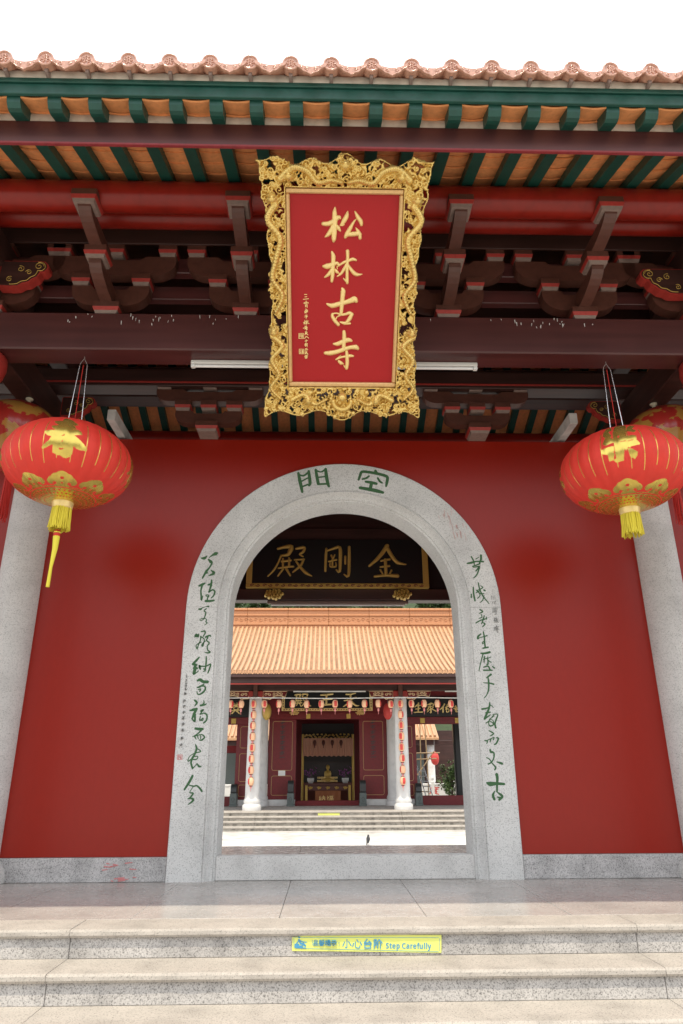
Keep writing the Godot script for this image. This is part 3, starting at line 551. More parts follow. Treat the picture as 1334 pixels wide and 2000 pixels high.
const LANTERN_PRINT := {
	"spring": [0.286, [[-0.112,0.932,-0.076,0.830,0.083,0.981,0.170,1.139,0.087,1.169,0.142,1.273,0.083,1.305,0.165,1.301,0.212,1.353,0.232,1.430,0.120,1.471,0.228,1.596,0.328,1.708,0.334,1.774,0.226,1.801,0.173,1.780,0.127,1.721,0.127,1.810,0.126,1.910,0.094,1.971,0.045,2.011,-0.001,2.005,-0.042,1.968,-0.087,1.961,-0.166,1.916,-0.168,1.814,-0.165,1.746,-0.269,1.828,-0.334,1.837,-0.334,1.792,-0.225,1.659,-0.196,1.567,-0.260,1.539,-0.314,1.462,-0.325,1.415,-0.155,1.388,-0.205,1.349,-0.233,1.276,-0.135,1.227,-0.201,1.155,-0.229,1.092,-0.105,1.025]], [[-0.063,1.540,-0.023,1.488,-0.009,1.512],[-0.058,1.671,-0.022,1.635,-0.022,1.664],[-0.074,1.831,-0.071,1.799,-0.056,1.820,-0.007,1.807,-0.010,1.830,-0.055,1.851]]],
	"joy": [-0.404, [[-0.275,1.033,-0.228,0.796,-0.131,0.803,-0.131,0.990,-0.180,1.060,-0.133,1.201,-0.147,1.265,-0.108,1.341,-0.113,1.427,-0.226,1.486,-0.275,1.419,-0.230,1.250,-0.272,1.169],[-0.095,0.943,-0.035,0.690,0.096,0.705,0.155,0.802,0.101,1.157,0.093,1.274,0.102,1.304,0.170,1.293,0.232,1.330,0.221,1.448,0.263,1.538,0.253,1.578,0.081,1.610,0.056,1.691,0.028,1.656,-0.005,1.902,-0.123,1.908,-0.157,1.845,-0.103,1.807,-0.099,1.541,-0.103,1.361,-0.099,1.172],[0.133,0.992,0.243,0.821,0.319,0.863,0.280,0.956,0.217,1.061,0.266,1.144,0.219,1.217,0.141,1.152,0.110,1.143],[-0.319,1.554,-0.120,1.517,-0.114,1.636,-0.136,1.677,-0.119,1.691,-0.151,1.847,-0.217,1.866,-0.224,1.712,-0.316,1.646],[0.074,1.628,0.141,1.655,0.210,1.744,0.200,1.823,0.163,1.896,0.093,1.816]], [[-0.041,1.257,-0.011,1.268,-0.022,1.330,-0.040,1.336],[-0.020,1.443,0.075,1.436,0.073,1.453,-0.015,1.453],[0.092,1.446,0.176,1.424,0.168,1.442,0.093,1.458]]],
}

const CAM := Vector3(-0.185, 0.83, 6.5)
const PITCH := 0.27          # spacing of the roof tiles of the gate
const SPRING := 2.32
const YZ := Basis(Vector3(0, 0, 1), Vector3(0, 1, 0), Vector3(-1, 0, 0))   # prisms pushed out along x


func _ready() -> void:
	rng.seed = 7
	var cam := Camera3D.new()
	cam.name = "camera"
	cam.fov = 73.07
	cam.near = 0.05
	cam.far = 500.0
	cam.position = CAM
	cam.rotation_degrees = Vector3(20.8, -1.43, -0.26)
	add_child(cam)
	var e := Environment.new()
	e.background_mode = Environment.BG_SKY
	var sk := ProceduralSkyMaterial.new()
	sk.sky_top_color = Color(0.94, 0.96, 0.985)
	sk.sky_horizon_color = Color(0.975, 0.985, 1.0)
	sk.sky_curve = 0.2
	sk.ground_horizon_color = Color(0.62, 0.6, 0.57)
	sk.ground_bottom_color = Color(0.5, 0.48, 0.45)
	sk.sky_energy_multiplier = 1.0
	e.sky = Sky.new()
	e.sky.sky_material = sk
	e.tonemap_mode = Environment.TONE_MAPPER_LINEAR
	e.tonemap_exposure = 1.3
	e.background_energy_multiplier = 1.45
	e.sdfgi_enabled = true
	e.ssao_enabled = true
	e.ssil_enabled = true
	var we := WorldEnvironment.new()
	we.name = "surroundings"
	we.environment = e
	add_child(we)
	var sun := DirectionalLight3D.new()
	sun.name = "sun"
	sun.light_energy = 0.85
	sun.light_color = Color(1.0, 0.95, 0.86)
	sun.light_angular_distance = 0.7
	sun.shadow_enabled = true
	sun.look_at_from_position(Vector3.ZERO, Vector3(0.06, -1.0, -0.40))
	add_child(sun)
	make_materials()
	build_ground()
	build_steps()
	build_gate()
	build_far_hall()
	build_beyond()
	build_name_plaque()
	build_inner_plaque()
	build_lanterns()
	build_tube_lights()
	build_warning_sign()
	build_far_things()
	build_bird()
	build_opposite()


# ---------------------------------------------------------------- setting

func build_ground() -> void:
	var b := MB.new()
	b.quad(Vector3(-220, -1.32, 60), Vector3(220, -1.32, 60), Vector3(220, -1.32, -240), Vector3(-220, -1.32, -240))
	setting("ground", b.done(), M.earth)
	b = MB.new()
	b.box(Vector3(-30, -1.3, 2.6), Vector3(30, -0.75, 55))
	setting("forecourt", b.done(), M.paving)
	b = MB.new()
	b.box(Vector3(-26, -1.31, -22.6), Vector3(26, -1.12, -3.06))
	setting("courtyard", b.done(), M.court)
	b = MB.new()
	b.box(Vector3(-30, -1.315, -58), Vector3(30, -0.72, -34.2))
	setting("rear_court", b.done(), M.paving)
	var h := MB.new()
	var rows := []
	var n := FastNoiseLite.new()
	n.seed = 3
	n.frequency = 0.03
	for i in 14:
		var row := []
		for j in 41:
			var x := -160.0 + 8.0 * j
			var z := -66.0 - 9.0 * i
			var y := -1.4 + 46.0 * smoothstep(0.0, 1.0, i / 10.0) + n.get_noise_2d(x, z) * 5.0 * minf(1.0, i / 2.0)
			row.append(Vector3(x, y, z))
		rows.append(row)
	h.sheet(rows, false, 1)
	setting("hillside", h.done(), M.hill)
	var f := setting("gate_floor")
	var base := MB.new()
	base.box(Vector3(-7.2, -1.3, -3.04), Vector3(7.2, -0.012, 1.58))
	part(f, "bed", base.done(), M.joint)
	var xs := [-7.2, -6.0, -5.1, -4.2, -3.25, -2.3, -1.38, -0.46, 0.457, 1.37, 2.29, 3.2, 4.15, 5.1, 6.0, 7.2]
	for i in xs.size() - 1:   # slabs in front of the wall and behind it
		block(f, "slab", Vector3(xs[i] + 0.0015, -0.05, 0.0), Vector3(xs[i + 1] - 0.0015, rng.randf_range(-0.0008, 0.0008), 1.583), M.floor, 0.002)
		for k in 3:
			block(f, "slab", Vector3(xs[i] + 0.0015, -0.05, -3.05 + k * 1.0165), Vector3(xs[i + 1] - 0.0015, rng.randf_range(-0.0008, 0.0008), -3.05 + (k + 1) * 1.0165 - 0.003), M.floor, 0.002)


# a step stone: tread slab with a rounded nosing, standing out over its riser
func step_slab(lo: Vector3, hi: Vector3, sd: int) -> ArrayMesh:
	var n := FastNoiseLite.new()
	n.seed = sd
	n.frequency = 2.2
	var b := MB.new()
	var prof := [Vector2(lo.z, hi.y), Vector2(hi.z - 0.016, hi.y), Vector2(hi.z - 0.010, hi.y - 0.0015), Vector2(hi.z - 0.004, hi.y - 0.005), Vector2(hi.z - 0.0005, hi.y - 0.012),
		Vector2(hi.z, lo.y + 0.012), Vector2(hi.z - 0.008, lo.y), Vector2(lo.z, lo.y)]
	var cnt := maxi(2, int((hi.x - lo.x) / 0.05))
	var rows := []
	for i in cnt + 1:
		var x := lerpf(lo.x, hi.x, float(i) / cnt)
		var row := []
		for k in prof.size():
			var w := (n.get_noise_2d(x * 3.0, k * 0.15) * 0.004) if k > 0 and k < 7 else 0.0
			row.append(Vector3(x, prof[k].y + w * 0.6, prof[k].x + w))
		rows.append(row)
	for k in prof.size() - 1:   # flat faces stay flat, the worn edge is rounded
		var strip := []
		for r in rows:
			strip.append([r[k], r[k + 1]])
		b.sheet(strip, false, [1, 2, 2, 2, 3, 4, 5][k])
	for r in [rows[0], rows[cnt]]:
		for k in range(1, prof.size() - 1):
			b.tri(r[0], r[k], r[k + 1])
	return b.done()


func build_steps() -> void:
	var f := setting("entrance_steps")
	var core := MB.new()
	for i in 5:
		core.box(Vector3(-7.2, -1.29, 1.584), Vector3(7.2, -0.048 - 0.15 * i, 1.80 + 0.3 * i))
	part(f, "bed", core.done(), M.joint)
	for i in 6:
		var y := -0.15 * i
		var z := 1.89 + 0.30 * i
		var shift := rng.randf_range(-0.02, 0.02)
		var cuts := [-7.2, -5.0 + shift, -1.645 - 0.004 * i, 1.652 + 0.006 * i, 5.0 + shift, 7.2]
		for k in 5:
			if i < 5:
				part(f, "tread_slab", step_slab(Vector3(cuts[k] + 0.0012, y - 0.042, z - 0.33 if i else 1.588), Vector3(cuts[k + 1] - 0.0012, y + rng.randf_range(-0.001, 0.001), z), i * 10 + k), M.tread)
				block(f, "riser_stone", Vector3(cuts[k] + 0.0015, y - 0.15, z - 0.13), Vector3(cuts[k + 1] - 0.0015, y - 0.041, z - 0.026 + rng.randf_range(-0.0015, 0.0015)), M.riser, 0.003)


# ---------------------------------------------------------------- gate

func rafter_y(z: float) -> float:   # underside of the rafters
	if z >= 1.7:
		return 5.09 + 0.35 * (2.9 - z)
	if z >= -0.6:
		return 5.51 + 0.42 * (1.7 - z)
	return 6.476 + 0.40 * (z + 0.6)


func frustum(b: MB, y0: float, w0: float, d0: float, y1: float, w1: float, d1: float) -> void:
	var o := Vector3(0, (y0 + y1) / 2, 0)
	var r := []
	for q in [[y0, w0, d0], [y1, w1, d1]]:
		r.append([Vector3(-q[1], q[0], -q[2]), Vector3(q[1], q[0], -q[2]), Vector3(q[1], q[0], q[2]), Vector3(-q[1], q[0], q[2])])
	for i in 4:
		var j := (i + 1) % 4
		b.out_quad(r[0][i], r[0][j], r[1][j], r[1][i], o)
	b.out_quad(r[0][0], r[0][1], r[0][2], r[0][3], o)
	b.out_quad(r[1][0], r[1][1], r[1][2], r[1][3], o)


func dou(w: float, h: float) -> ArrayMesh:   # bracket block: dark cap, red band, pale foot
	var key := "dou %s %s" % [w, h]
	if not cache.has(key):
		var a := MB.new()
		a.cham(Vector3(-w / 2, h * 0.5, -w / 2), Vector3(w / 2, h, w / 2), 0.004)
		var mesh := a.done()
		mesh.surface_set_material(0, M.bracket)
		var r := MB.new()
		frustum(r, h * 0.24, w * 0.46, w * 0.46, h * 0.5, w * 0.51, w * 0.51)
		r.st.generate_normals()
		mesh = r.st.commit(mesh)
		mesh.surface_set_material(1, M.red_trim)
		var p := MB.new()
		frustum(p, 0.0, w * 0.40, w * 0.40, h * 0.24, w * 0.445, w * 0.445)
		p.st.generate_normals()
		mesh = p.st.commit(mesh)
		mesh.surface_set_material(2, M.bracket_pale)
		cache[key] = mesh
	return cache[key]


func arm_x(half: float, h: float, t: float) -> ArrayMesh:
	var key := "armx %s %s" % [half, h]
	if not cache.has(key):
		var p := PackedVector2Array([Vector2(-half, h), Vector2(-half, h * 0.72)])
		for k in 7:
			var a := PI / 2 * k / 6.0
			p.append(Vector2(-half + h * 0.95 * (1 - cos(a)), h * 0.72 * (1 - sin(a))))
		for k in 7:
			var a := PI / 2 * (6 - k) / 6.0
			p.append(Vector2(half - h * 0.95 * (1 - cos(a)), h * 0.72 * (1 - sin(a))))
		p.append(Vector2(half, h * 0.72))
		p.append(Vector2(half, h))
		p.append(Vector2(half * 0.5, h))
		p.append(Vector2(half * 0.42, h * 0.8))
		p.append(Vector2(-half * 0.42, h * 0.8))
		p.append(Vector2(-half * 0.5, h))
		var b := MB.new()
		b.prism(p, -t / 2, t / 2)
		cache[key] = b.done()
	return cache[key]


func arm_z(reach: float, h: float, t: float) -> ArrayMesh:   # corbel arm that swells out and up towards +z
	var key := "armz %s %s" % [reach, h]
	if not cache.has(key):
		var p := PackedVector2Array([Vector2(-0.16, h), Vector2(-0.16, 0.0), Vector2(0.0, 0.0)])
		for k in range(1, 9):
			var a := PI / 2 * k / 8.0
			p.append(Vector2(reach * sin(a), h * 0.92 * (1 - cos(a))))
		p.append(Vector2(reach, h))
		var b := MB.new()
		b.prism(p, -t / 2, t / 2, Transform3D(YZ, Vector3.ZERO))
		cache[key] = b.done()
	return cache[key]


func bracket_set(gate: Node3D, x: float, y: float, z: float, forward: bool) -> void:
	var s := Node3D.new()
	s.name = "bracket_set"
	gate.add_child(s, true)
	s.position = Vector3(x, y, z)
	var h := 0.21 if forward else 0.14
	var d := 0.115
	part(s, "block", dou(0.225, d), null)
	part(s, "arm", arm_x(0.34, h, 0.1), M.bracket, Vector3(0, d, 0))
	for q in [-0.265, 0.0, 0.265]:
		if forward and q == 0.0:
			continue
		part(s, "block", dou(0.165, d), null, Vector3(q, d + h, 0))
	part(s, "arm", arm_x(0.555, h, 0.1), M.bracket, Vector3(0, 2 * d + h, 0))
	for q in [-0.475, 0.0, 0.475]:
		part(s, "block", dou(0.165, d), null, Vector3(q, 2 * d + 2 * h, 0))
	if forward:
		part(s, "corbel_arm", arm_z(0.44, 0.15, 0.1), M.bracket, Vector3(0, d - 0.01, 0.04))
		part(s, "block", dou(0.185, 0.12), null, Vector3(0, d + 0.14, 0.42))
		part(s, "corbel_arm", arm_z(0.40, 0.12, 0.1), M.bracket, Vector3(0, d + 0.25, 0.45))
		part(s, "block", dou(0.2, 0.12), null, Vector3(0, d + 0.355, 0.79))


func sweep_arch(b: MB, prof: Array, grp := 1) -> void:   # prof: Vector2(distance from the axis, z); jambs from y = 0 and a half circle above
	var rows := []
	for q in 4:
		rows.append([-1.0, 0.0, SPRING * q / 3.0])
	for k in range(1, 49):
		rows.append([-cos(PI * k / 48.0), sin(PI * k / 48.0), SPRING])
	for q in range(1, 4):
		rows.append([1.0, 0.0, SPRING * (3 - q) / 3.0])
	for j in prof.size() - 1:
		if prof[j].is_equal_approx(prof[j + 1]):
			continue
		var strip := []
		for r in rows:
			strip.append([Vector3(r[0] * prof[j].x, r[2] + r[1] * prof[j].x, prof[j].y), Vector3(r[0] * prof[j + 1].x, r[2] + r[1] * prof[j + 1].x, prof[j + 1].y)])
		b.sheet(strip, false, grp + j)


func build_gate() -> void:
	var g := thing("gate_hall", "red walled temple gate with round granite archway under a tiled bracketed roof", "temple gate")
	# wall with its opening
	var w := MB.new()
	for s in [-1.0, 1.0]:
		var p := PackedVector2Array([Vector2(s * 6.8, 0.19), Vector2(s * 6.8, 4.1), Vector2(0, 4.1)])
		for k in 25:
			var a := PI / 2 * (24 - k) / 24.0
			p.append(Vector2(s * 1.46 * cos(a), SPRING + 1.46 * sin(a)))
		p.append(Vector2(s * 1.46, 0.19))
		w.prism(p, -0.34, 0.0)
	part(g, "wall", w.done(), M.red_wall)
	for s in [-1.0, 1.0]:
		block(g, "dado_stone", Vector3(1.503 if s > 0 else -2.905, 0.001, -0.34), Vector3(2.905 if s > 0 else -1.503, 0.187, 0.014), M.dado, 0.005)
		block(g, "dado_stone", Vector3(3.295 if s > 0 else -6.8, 0.001, -0.34), Vector3(6.8 if s > 0 else -3.295, 0.187, 0.014), M.dado, 0.005)
	var drops := []
	for k in 16:
		var cx := rng.randfn(-1900.0 if k < 9 else -1980.0, 60.0)
		var cy := rng.randf_range(8, 40) if k < 9 else rng.randf_range(80, 170)
		drops.append([cx, cy, 9, cx + rng.randf_range(15, 60), cy + rng.randf_range(-6, 8), 5])
	glyph(g, "paint_splash", drops, M.pink_ink, Transform3D(Basis(), Vector3(0, 0, 0.0145)), 0.0006, true)
	# granite surround: flat face, a groove, a hollow moulding and the reveal
	var a := MB.new()
	var prof := [Vector2(1.5, -0.36), Vector2(1.5, 0.024), Vector2(1.494, 0.03), Vector2(1.206, 0.03), Vector2(1.203, 0.022), Vector2(1.198, 0.022), Vector2(1.195, 0.03), Vector2(1.19, 0.034)]
	for k in 7:
		var t := k / 6.0
		prof.append(Vector2(1.186 - 0.062 * t, 0.034 - 0.05 * sin(t * PI / 2)))
	prof.append_array([Vector2(1.121, -0.018), Vector2(1.118, -0.03), Vector2(1.1, -0.032), Vector2(1.097, -0.037), Vector2(1.097, -0.36)])
	sweep_arch(a, prof)
	var arch := part(g, "arch_surround", a.done(), M.arch)
	for it in GLYPHS.arch:
		var m: Material = M.green_ink
		if it[0] == "side_inscription":
			m = M.grey_ink
		elif it[0] == "red_seal":
			m = M.pink_ink
		var halves := [it[1].slice(0, 5), it[1].slice(5)] if it[0] == "gate_character" else [it[1]]
		for hf in halves:   # the two leaves of the gate character stand apart
			glyph(arch, it[0], hf, m, Transform3D(Basis(), Vector3(0, 0, 0.03)), 0.0012, true)
	var seams := []
	for s in [-1.0, 1.0]:
		seams.append([s * 1205, 2318, 2.4, s * 1350, 2320, 2.0, s * 1494, 2319, 2.4])
	glyph(arch, "seam", [seams[0]], M.grey_ink, Transform3D(Basis(), Vector3(0, 0, 0.03)), 0.0005, true)
	glyph(arch, "seam", [seams[1]], M.grey_ink, Transform3D(Basis(), Vector3(0, 0, 0.03)), 0.0005, true)
	var smear := []
	for k in 26:
		var an := rng.randf_range(0.55, 0.78)
		var rr := rng.randf_range(1310, 1480)
		var q := Vector2(cos(an) * rr, 2320 + sin(an) * rr)
		smear.append([q.x, q.y, rng.randf_range(2, 4), q.x + rng.randf_range(2, 14), q.y - rng.randf_range(20, 80), 1.5])
	glyph(arch, "paint_smear", smear, M.smear, Transform3D(Basis(), Vector3(0, 0, 0.03)), 0.0005, true).set_meta("kind", "stuff")
	block(g, "threshold", Vector3(-1.097, 0.0015, -0.15), Vector3(1.097, 0.187, -0.02), M.granite, 0.006)
	# columns let into the wall, and the free ones in front
	var col := MB.new()
	col.lathe([Vector2(0.27, 0.0), Vector2(0.275, 0.04), Vector2(0.265, 0.10), Vector2(0.235, 0.135), Vector2(0.235, 0.135), Vector2(0.225, 0.16), Vector2(0.2, 0.17), Vector2(0.2, 0.17), Vector2(0.197, 2.2), Vector2(0.193, 4.12)], 40)
	var cm := col.done()
	for x in [-3.1, 3.1]:
		part(g, "wall_column", cm, M.granite, Vector3(x, 0.0015, 0.0))
		part(g, "porch_column", cm, M.granite, Vector3(x * 1.025, 0.0015, 1.35))
		var cap := MB.new()
		cap.lathe([Vector2(0.0, 0.24), Vector2(0.2, 0.24), Vector2(0.235, 0.2), Vector2(0.24, 0.12), Vector2(0.22, 0.04), Vector2(0.19, 0.0), Vector2(0.0, 0.0)], 32)
		part(g, "column_cap", cap.done(), M.red_trim, Vector3(x * 1.025, 4.0, 1.35))
	# beams
	block(g, "architrave", Vector3(-6.6, 4.212, 1.225), Vector3(6.6, 4.58, 1.47), M.beam, 0.012)
	var marks := []
	for k in 46:   # bird droppings run down from the top edge, chips lower down
		var x := rng.randfn([-1450.0, -1950.0, 1400.0, 1850.0][k % 4], 270.0)
		var y := 4568.0 - absf(rng.randfn(0.0, 45.0))
		marks.append([x, y, rng.randf_range(3, 7), x + rng.randf_range(-3, 3), y - rng.randf_range(4, 34), rng.randf_range(1.5, 3)])
	glyph(g, "dropping_marks", marks, M.white, Transform3D(Basis(), Vector3(0, 0, 1.4703)), 0.0006, true).set_meta("kind", "stuff")
	block(g, "eave_beam", Vector3(-4.6, 4.888, 2.895), Vector3(4.6, 5.085, 2.932), M.beam, 0.006)
	block(g, "red_fillet", Vector3(-4.6, 4.870, 2.912), Vector3(4.6, 4.887, 2.940), M.fillet, 0.004)
	block(g, "wall_plate", Vector3(-6.6, 4.625, 0.0), Vector3(6.6, 4.82, 0.2), M.dark_beam, 0.006)
	block(g, "red_fillet", Vector3(-6.6, 4.655, 0.2), Vector3(6.6, 4.675, 0.206), M.red_trim, 0.001)
	block(g, "tie_beam", Vector3(-6.6, 4.86, 1.22), Vector3(6.6, 5.0, 1.30), M.beam, 0.006)
	block(g, "tie_beam", Vector3(-6.6, 5.13, 1.24), Vector3(6.6, 5.29, 1.33), M.beam, 0.006)
	block(g, "inner_beam", Vector3(-6.6, 4.9, -0.75), Vector3(6.6, 5.3, -0.5), M.dark_beam, 0.01)
	block(g, "inner_beam", Vector3(-6.6, 3.075, -3.02), Vector3(6.6, 3.235, -2.82), M.dark_beam, 0.01)
	block(g, "inner_beam", Vector3(-6.6, 3.93, -3.02), Vector3(6.6, 4.12, -2.80), M.dark_beam, 0.01)
	block(g, "added_rear_panel", Vector3(-6.6, 3.236, -3.0), Vector3(6.6, 3.929, -2.93), M.black, 0.003)  # added panel, its black stands in for the unlit interior
	block(g, "added_rear_panel", Vector3(-6.6, 4.121, -3.0), Vector3(6.6, 5.5, -2.93), M.dark_beam, 0.003)  # added dark panel in place of the unlit space above the beam
	for x in [-3.1, 3.1]:
		block(g, "cross_beam", Vector3(x - 0.1, 4.25, -2.8), Vector3(x + 0.1, 4.56, 1.22), M.dark_beam, 0.01)
		block(g, "cross_beam", Vector3(x - 0.09, 5.0, -0.5), Vector3(x + 0.09, 5.28, 2.0), M.dark_beam, 0.01)
	for x in [-6.7, 6.7]:
		block(g, "gable_wall", Vector3(x - 0.12, 0.0, -3.0), Vector3(x + 0.12, 5.6, -0.35), M.red_wall, 0.004)
	var pl := MB.new()
	pl.tube([Vector3(-6.6, 0, 0), Vector3(6.6, 0, 0)], 0.125, 28)
	var pm := pl.done()
	part(g, "purlin", pm, M.purlin, Vector3(0, 5.24, 2.1))
	block(g, "added_dark_board", Vector3(-6.6, 5.335, 1.45), Vector3(6.6, 5.60, 1.47), M.dark_beam, 0.002)  # added board, hides the rafters so the gap below the purlin stays dark
	block(g, "added_dark_board", Vector3(-6.6, 4.83, 0.85), Vector3(6.6, 5.86, 0.88), M.dark_beam, 0.002)  # added board, darkens the bracket gaps in place of deep shade
	for q in [[1.72, 0.1], [0.6, 0.12], [-0.6, 0.14], [-1.7, 0.12], [-2.75, 0.12]]:
		part(g, "purlin", pm, M.purlin, Vector3(0, rafter_y(q[0]) - q[1] - 0.004, q[0]), Basis.from_scale(Vector3(1, q[1] / 0.125, q[1] / 0.125)))
	for x in [-2.1, -0.89, 0.89, 2.1]:
		bracket_set(g, x, 4.581, 1.37, true)
	for x in [-3.1, 3.1]:
		bracket_set(g, x, 4.581, 1.37, true)
	for x in [-1.4, 1.4]:
		bracket_set(g, x, 4.1, 0.1, false)
	cloud_noses(g)
	for s in [-1.0, 1.0]:
		block(g, "white_board", Vector3(s * 2.32 - 0.04, 4.13, -0.3), Vector3(s * 2.32 + 0.04, 4.25, 0.36), M.white_paint, 0.004)
	build_gate_roof(g)


func cloud_noses(g: Node3D) -> void:   # carved beam ends with a red lobed rim and gold scrolls
	var outline := [Vector2(0, 0), Vector2(0.10, -0.005), Vector2(0.16, 0.0), Vector2(0.20, 0.03), Vector2(0.245, 0.04), Vector2(0.275, 0.075), Vector2(0.31, 0.095), Vector2(0.325, 0.13), Vector2(0.33, 0.15), Vector2(0.365, 0.15), Vector2(0.39, 0.18), Vector2(0.385, 0.215), Vector2(0.36, 0.24), Vector2(0.32, 0.245), Vector2(0.0, 0.245)]
	var p := PackedVector2Array(outline)
	var big := Geometry2D.offset_polygon(p, 0.014, Geometry2D.JOIN_ROUND)[0]
	var b := MB.new()
	b.prism(p, -0.055, 0.055)
	var plate := b.done()
	b = MB.new()
	b.prism(big, -0.045, 0.045)
	var rim := b.done()
	b = MB.new()
	var edge := []
	for q in outline.slice(1, 14):
		edge.append(Vector3(q.x * 0.97, q.y * 0.95 + 0.006, 0.056))
	b.tube(catmull(edge, 3), 0.0035, 5)
	for sc in [[0.325, 0.195, 0.042, 1.0, 0.0], [0.17, 0.165, 0.034, -1.0, 2.0], [0.09, 0.055, 0.03, 1.0, 1.0], [0.245, 0.13, 0.028, -1.0, 3.0]]:
		var path := []
		for k in 22:
			var t := k / 21.0
			var ang: float = sc[4] + sc[3] * t * 9.0
			path.append(Vector3(sc[0] + cos(ang) * sc[2] * (1 - t * 0.85), sc[1] + sin(ang) * sc[2] * (1 - t * 0.85), 0.056))
		b.tube(path, 0.003, 5)
	var gold := b.done()
	for s in [-1.0, 1.0]:
		for q in [[3.02, 4.80, 1.50, 1.0], [3.33, 5.23, 1.78, 1.0], [2.86, 4.24, 0.22, 0.8]]:
			var holder := Node3D.new()
			holder.name = "cloud_nose"
			g.add_child(holder, true)
			holder.transform = Transform3D(Basis.from_scale(Vector3(-s * q[3], q[3], q[3])), Vector3(s * q[0], q[1], q[2]))
			part(holder, "plate", plate, M.dark_beam)
			part(holder, "rim", rim, M.red_trim)
			part(holder, "gold_scroll", gold, M.gold_paint)


func build_gate_roof(g: Node3D) -> void:
	var count := 17
	var rows := []
	for k in range(-count, count + 1):
		rows.append(-0.158 + 0.2715 * k)
	# rafters: one straight run over each purlin, the foot shaped where it shows under the eave
	var foot := PackedVector2Array([Vector2(3.098, 5.26), Vector2(3.098, 5.115), Vector2(3.085, 5.07), Vector2(3.06, 5.042), Vector2(3.03, 5.038), Vector2(3.0, 5.046), Vector2(2.96, 5.064), Vector2(2.9, rafter_y(2.9)), Vector2(1.7, rafter_y(1.7)), Vector2(-0.6, rafter_y(-0.6)), Vector2(-0.6, rafter_y(-0.6) + 0.075), Vector2(1.7, rafter_y(1.7) + 0.075), Vector2(2.9, rafter_y(2.9) + 0.075)])
	var b := MB.new()
	b.prism(foot, -0.045, 0.045, Transform3D(YZ, Vector3.ZERO))
	var front := b.done()
	b = MB.new()
	b.prism(PackedVector2Array([Vector2(-0.602, rafter_y(-0.602)), Vector2(-4.4, rafter_y(-4.4)), Vector2(-4.4, rafter_y(-4.4) + 0.075), Vector2(-0.602, rafter_y(-0.602) + 0.075)]), -0.045, 0.045, Transform3D(YZ, Vector3.ZERO))
	var rear := b.done()
	for x in rows:
		part(g, "rafter", front, M.green, Vector3(x + 0.035, 0, 0))
		part(g, "rear_rafter", rear, M.green, Vector3(x + 0.035, 0, 0))
	# tiles seen from below between the rafters: each row laps the one before
	var pan := []
	for v in 3:
		var q := MB.new()
		var r0 := []
		var r1 := []
		var r2 := []
		for j in 9:
			var t := -1.0 + j / 4.0
			var sag := 0.022 * (t * t - 1.0)
			r0.append(Vector3(t * 0.132, sag, 0.0))
			r1.append(Vector3(t * 0.132, sag + 0.010 + 0.004 * v, -0.175))
			r2.append(Vector3(t * 0.132, sag + 0.012, 0.0))
		q.sheet([r1, r0, r2], false, -1)
		pan.append(q.done())
	var i := 0
	for k in rows.size() - 1:
		var x: float = (rows[k] + rows[k + 1]) / 2 + 0.035
		if absf(x) > 3.35:
			continue
		for r in 8:
			var z := 3.095 - 0.15 * r
			part(g, "soffit_tile", pan[(k * 7 + r * 3) % 3], M.soffit, Vector3(x, rafter_y(z) + 0.088, z), Basis(Vector3.RIGHT, 0.337))
			i += 1
	# deck above, in two slopes, closes the roof
	b = MB.new()
	var up := [[3.06, 0.115], [1.7, 0.115], [-0.6, 0.115]]
	var line := PackedVector2Array()
	for q in up:
		line.append(Vector2(q[0], rafter_y(q[0]) + q[1]))
	for q in [[-0.6, 0.22], [1.7, 0.2], [3.06, 0.165]]:
		line.append(Vector2(q[0], rafter_y(q[0]) + q[1]))
	b.prism(line, -6.9, 6.9, Transform3D(YZ, Vector3.ZERO))
	part(g, "roof_deck", b.done(), M.soffit)
	b = MB.new()
	b.prism(PackedVector2Array([Vector2(-0.603, rafter_y(-0.603) + 0.09), Vector2(-4.45, rafter_y(-4.45) + 0.09), Vector2(-4.45, rafter_y(-4.45) + 0.2), Vector2(-0.603, rafter_y(-0.603) + 0.21)]), -6.9, 6.9, Transform3D(YZ, Vector3.ZERO))
	part(g, "rear_deck", b.done(), M.soffit)
	# fascia, its plaster bed and the plaster over the beam
	block(g, "fascia_board", Vector3(-4.6, 5.10, 3.10), Vector3(4.6, 5.215, 3.125), M.green, 0.004)
	block(g, "fascia_lip", Vector3(-4.6, 5.19, 3.126), Vector3(4.6, 5.228, 3.142), M.green, 0.004)
	var n := FastNoiseLite.new()
	n.seed = 9
	n.frequency = 1.6
	b = MB.new()
	var strip := []
	for j in 240:
		var x := -4.6 + 9.2 * j / 239.0
		var y := 5.296 + n.get_noise_1d(x * 4.0) * 0.014
		strip.append([Vector3(x, 5.228, 3.136), Vector3(x, y - 0.022, 3.152), Vector3(x, y + 0.01, 3.10)])
	b.sheet(strip, false, 1)
	part(g, "plaster_bed", b.done(), M.plaster)
	b = MB.new()
	strip = []
	for j in 240:
		var x := -4.6 + 9.2 * j / 239.0
		strip.append([Vector3(x, 5.086, 2.925), Vector3(x, 5.15 + n.get_noise_1d(x * 4.0 + 50.0) * 0.016, 2.932), Vector3(x, 5.19, 2.90)])
	b.sheet(strip, false, 1)
	part(g, "beam_plaster", b.done(), M.plaster)
	# cover tiles with round ends, and the drip tiles between them
	var tilt := Basis(Vector3.RIGHT, -0.30)
	b = MB.new()
	var circ := []
	for q in [[0.0, 0.05], [-1.9, 0.05], [-3.9, 0.05]]:
		var row := []
		for j in 17:
			var an := TAU * j / 16.0
			row.append(Vector3(cos(an) * q[1], sin(an) * q[1] + (0.0 if q[0] > -1.0 else (0.57 if q[0] > -3.0 else 1.42)), q[0]))
		circ.append(row)
	b.sheet(circ, false, 1)
	var row_mesh := b.done()
	b = MB.new()   # the disc: raised rim, sunken field, a knot in relief
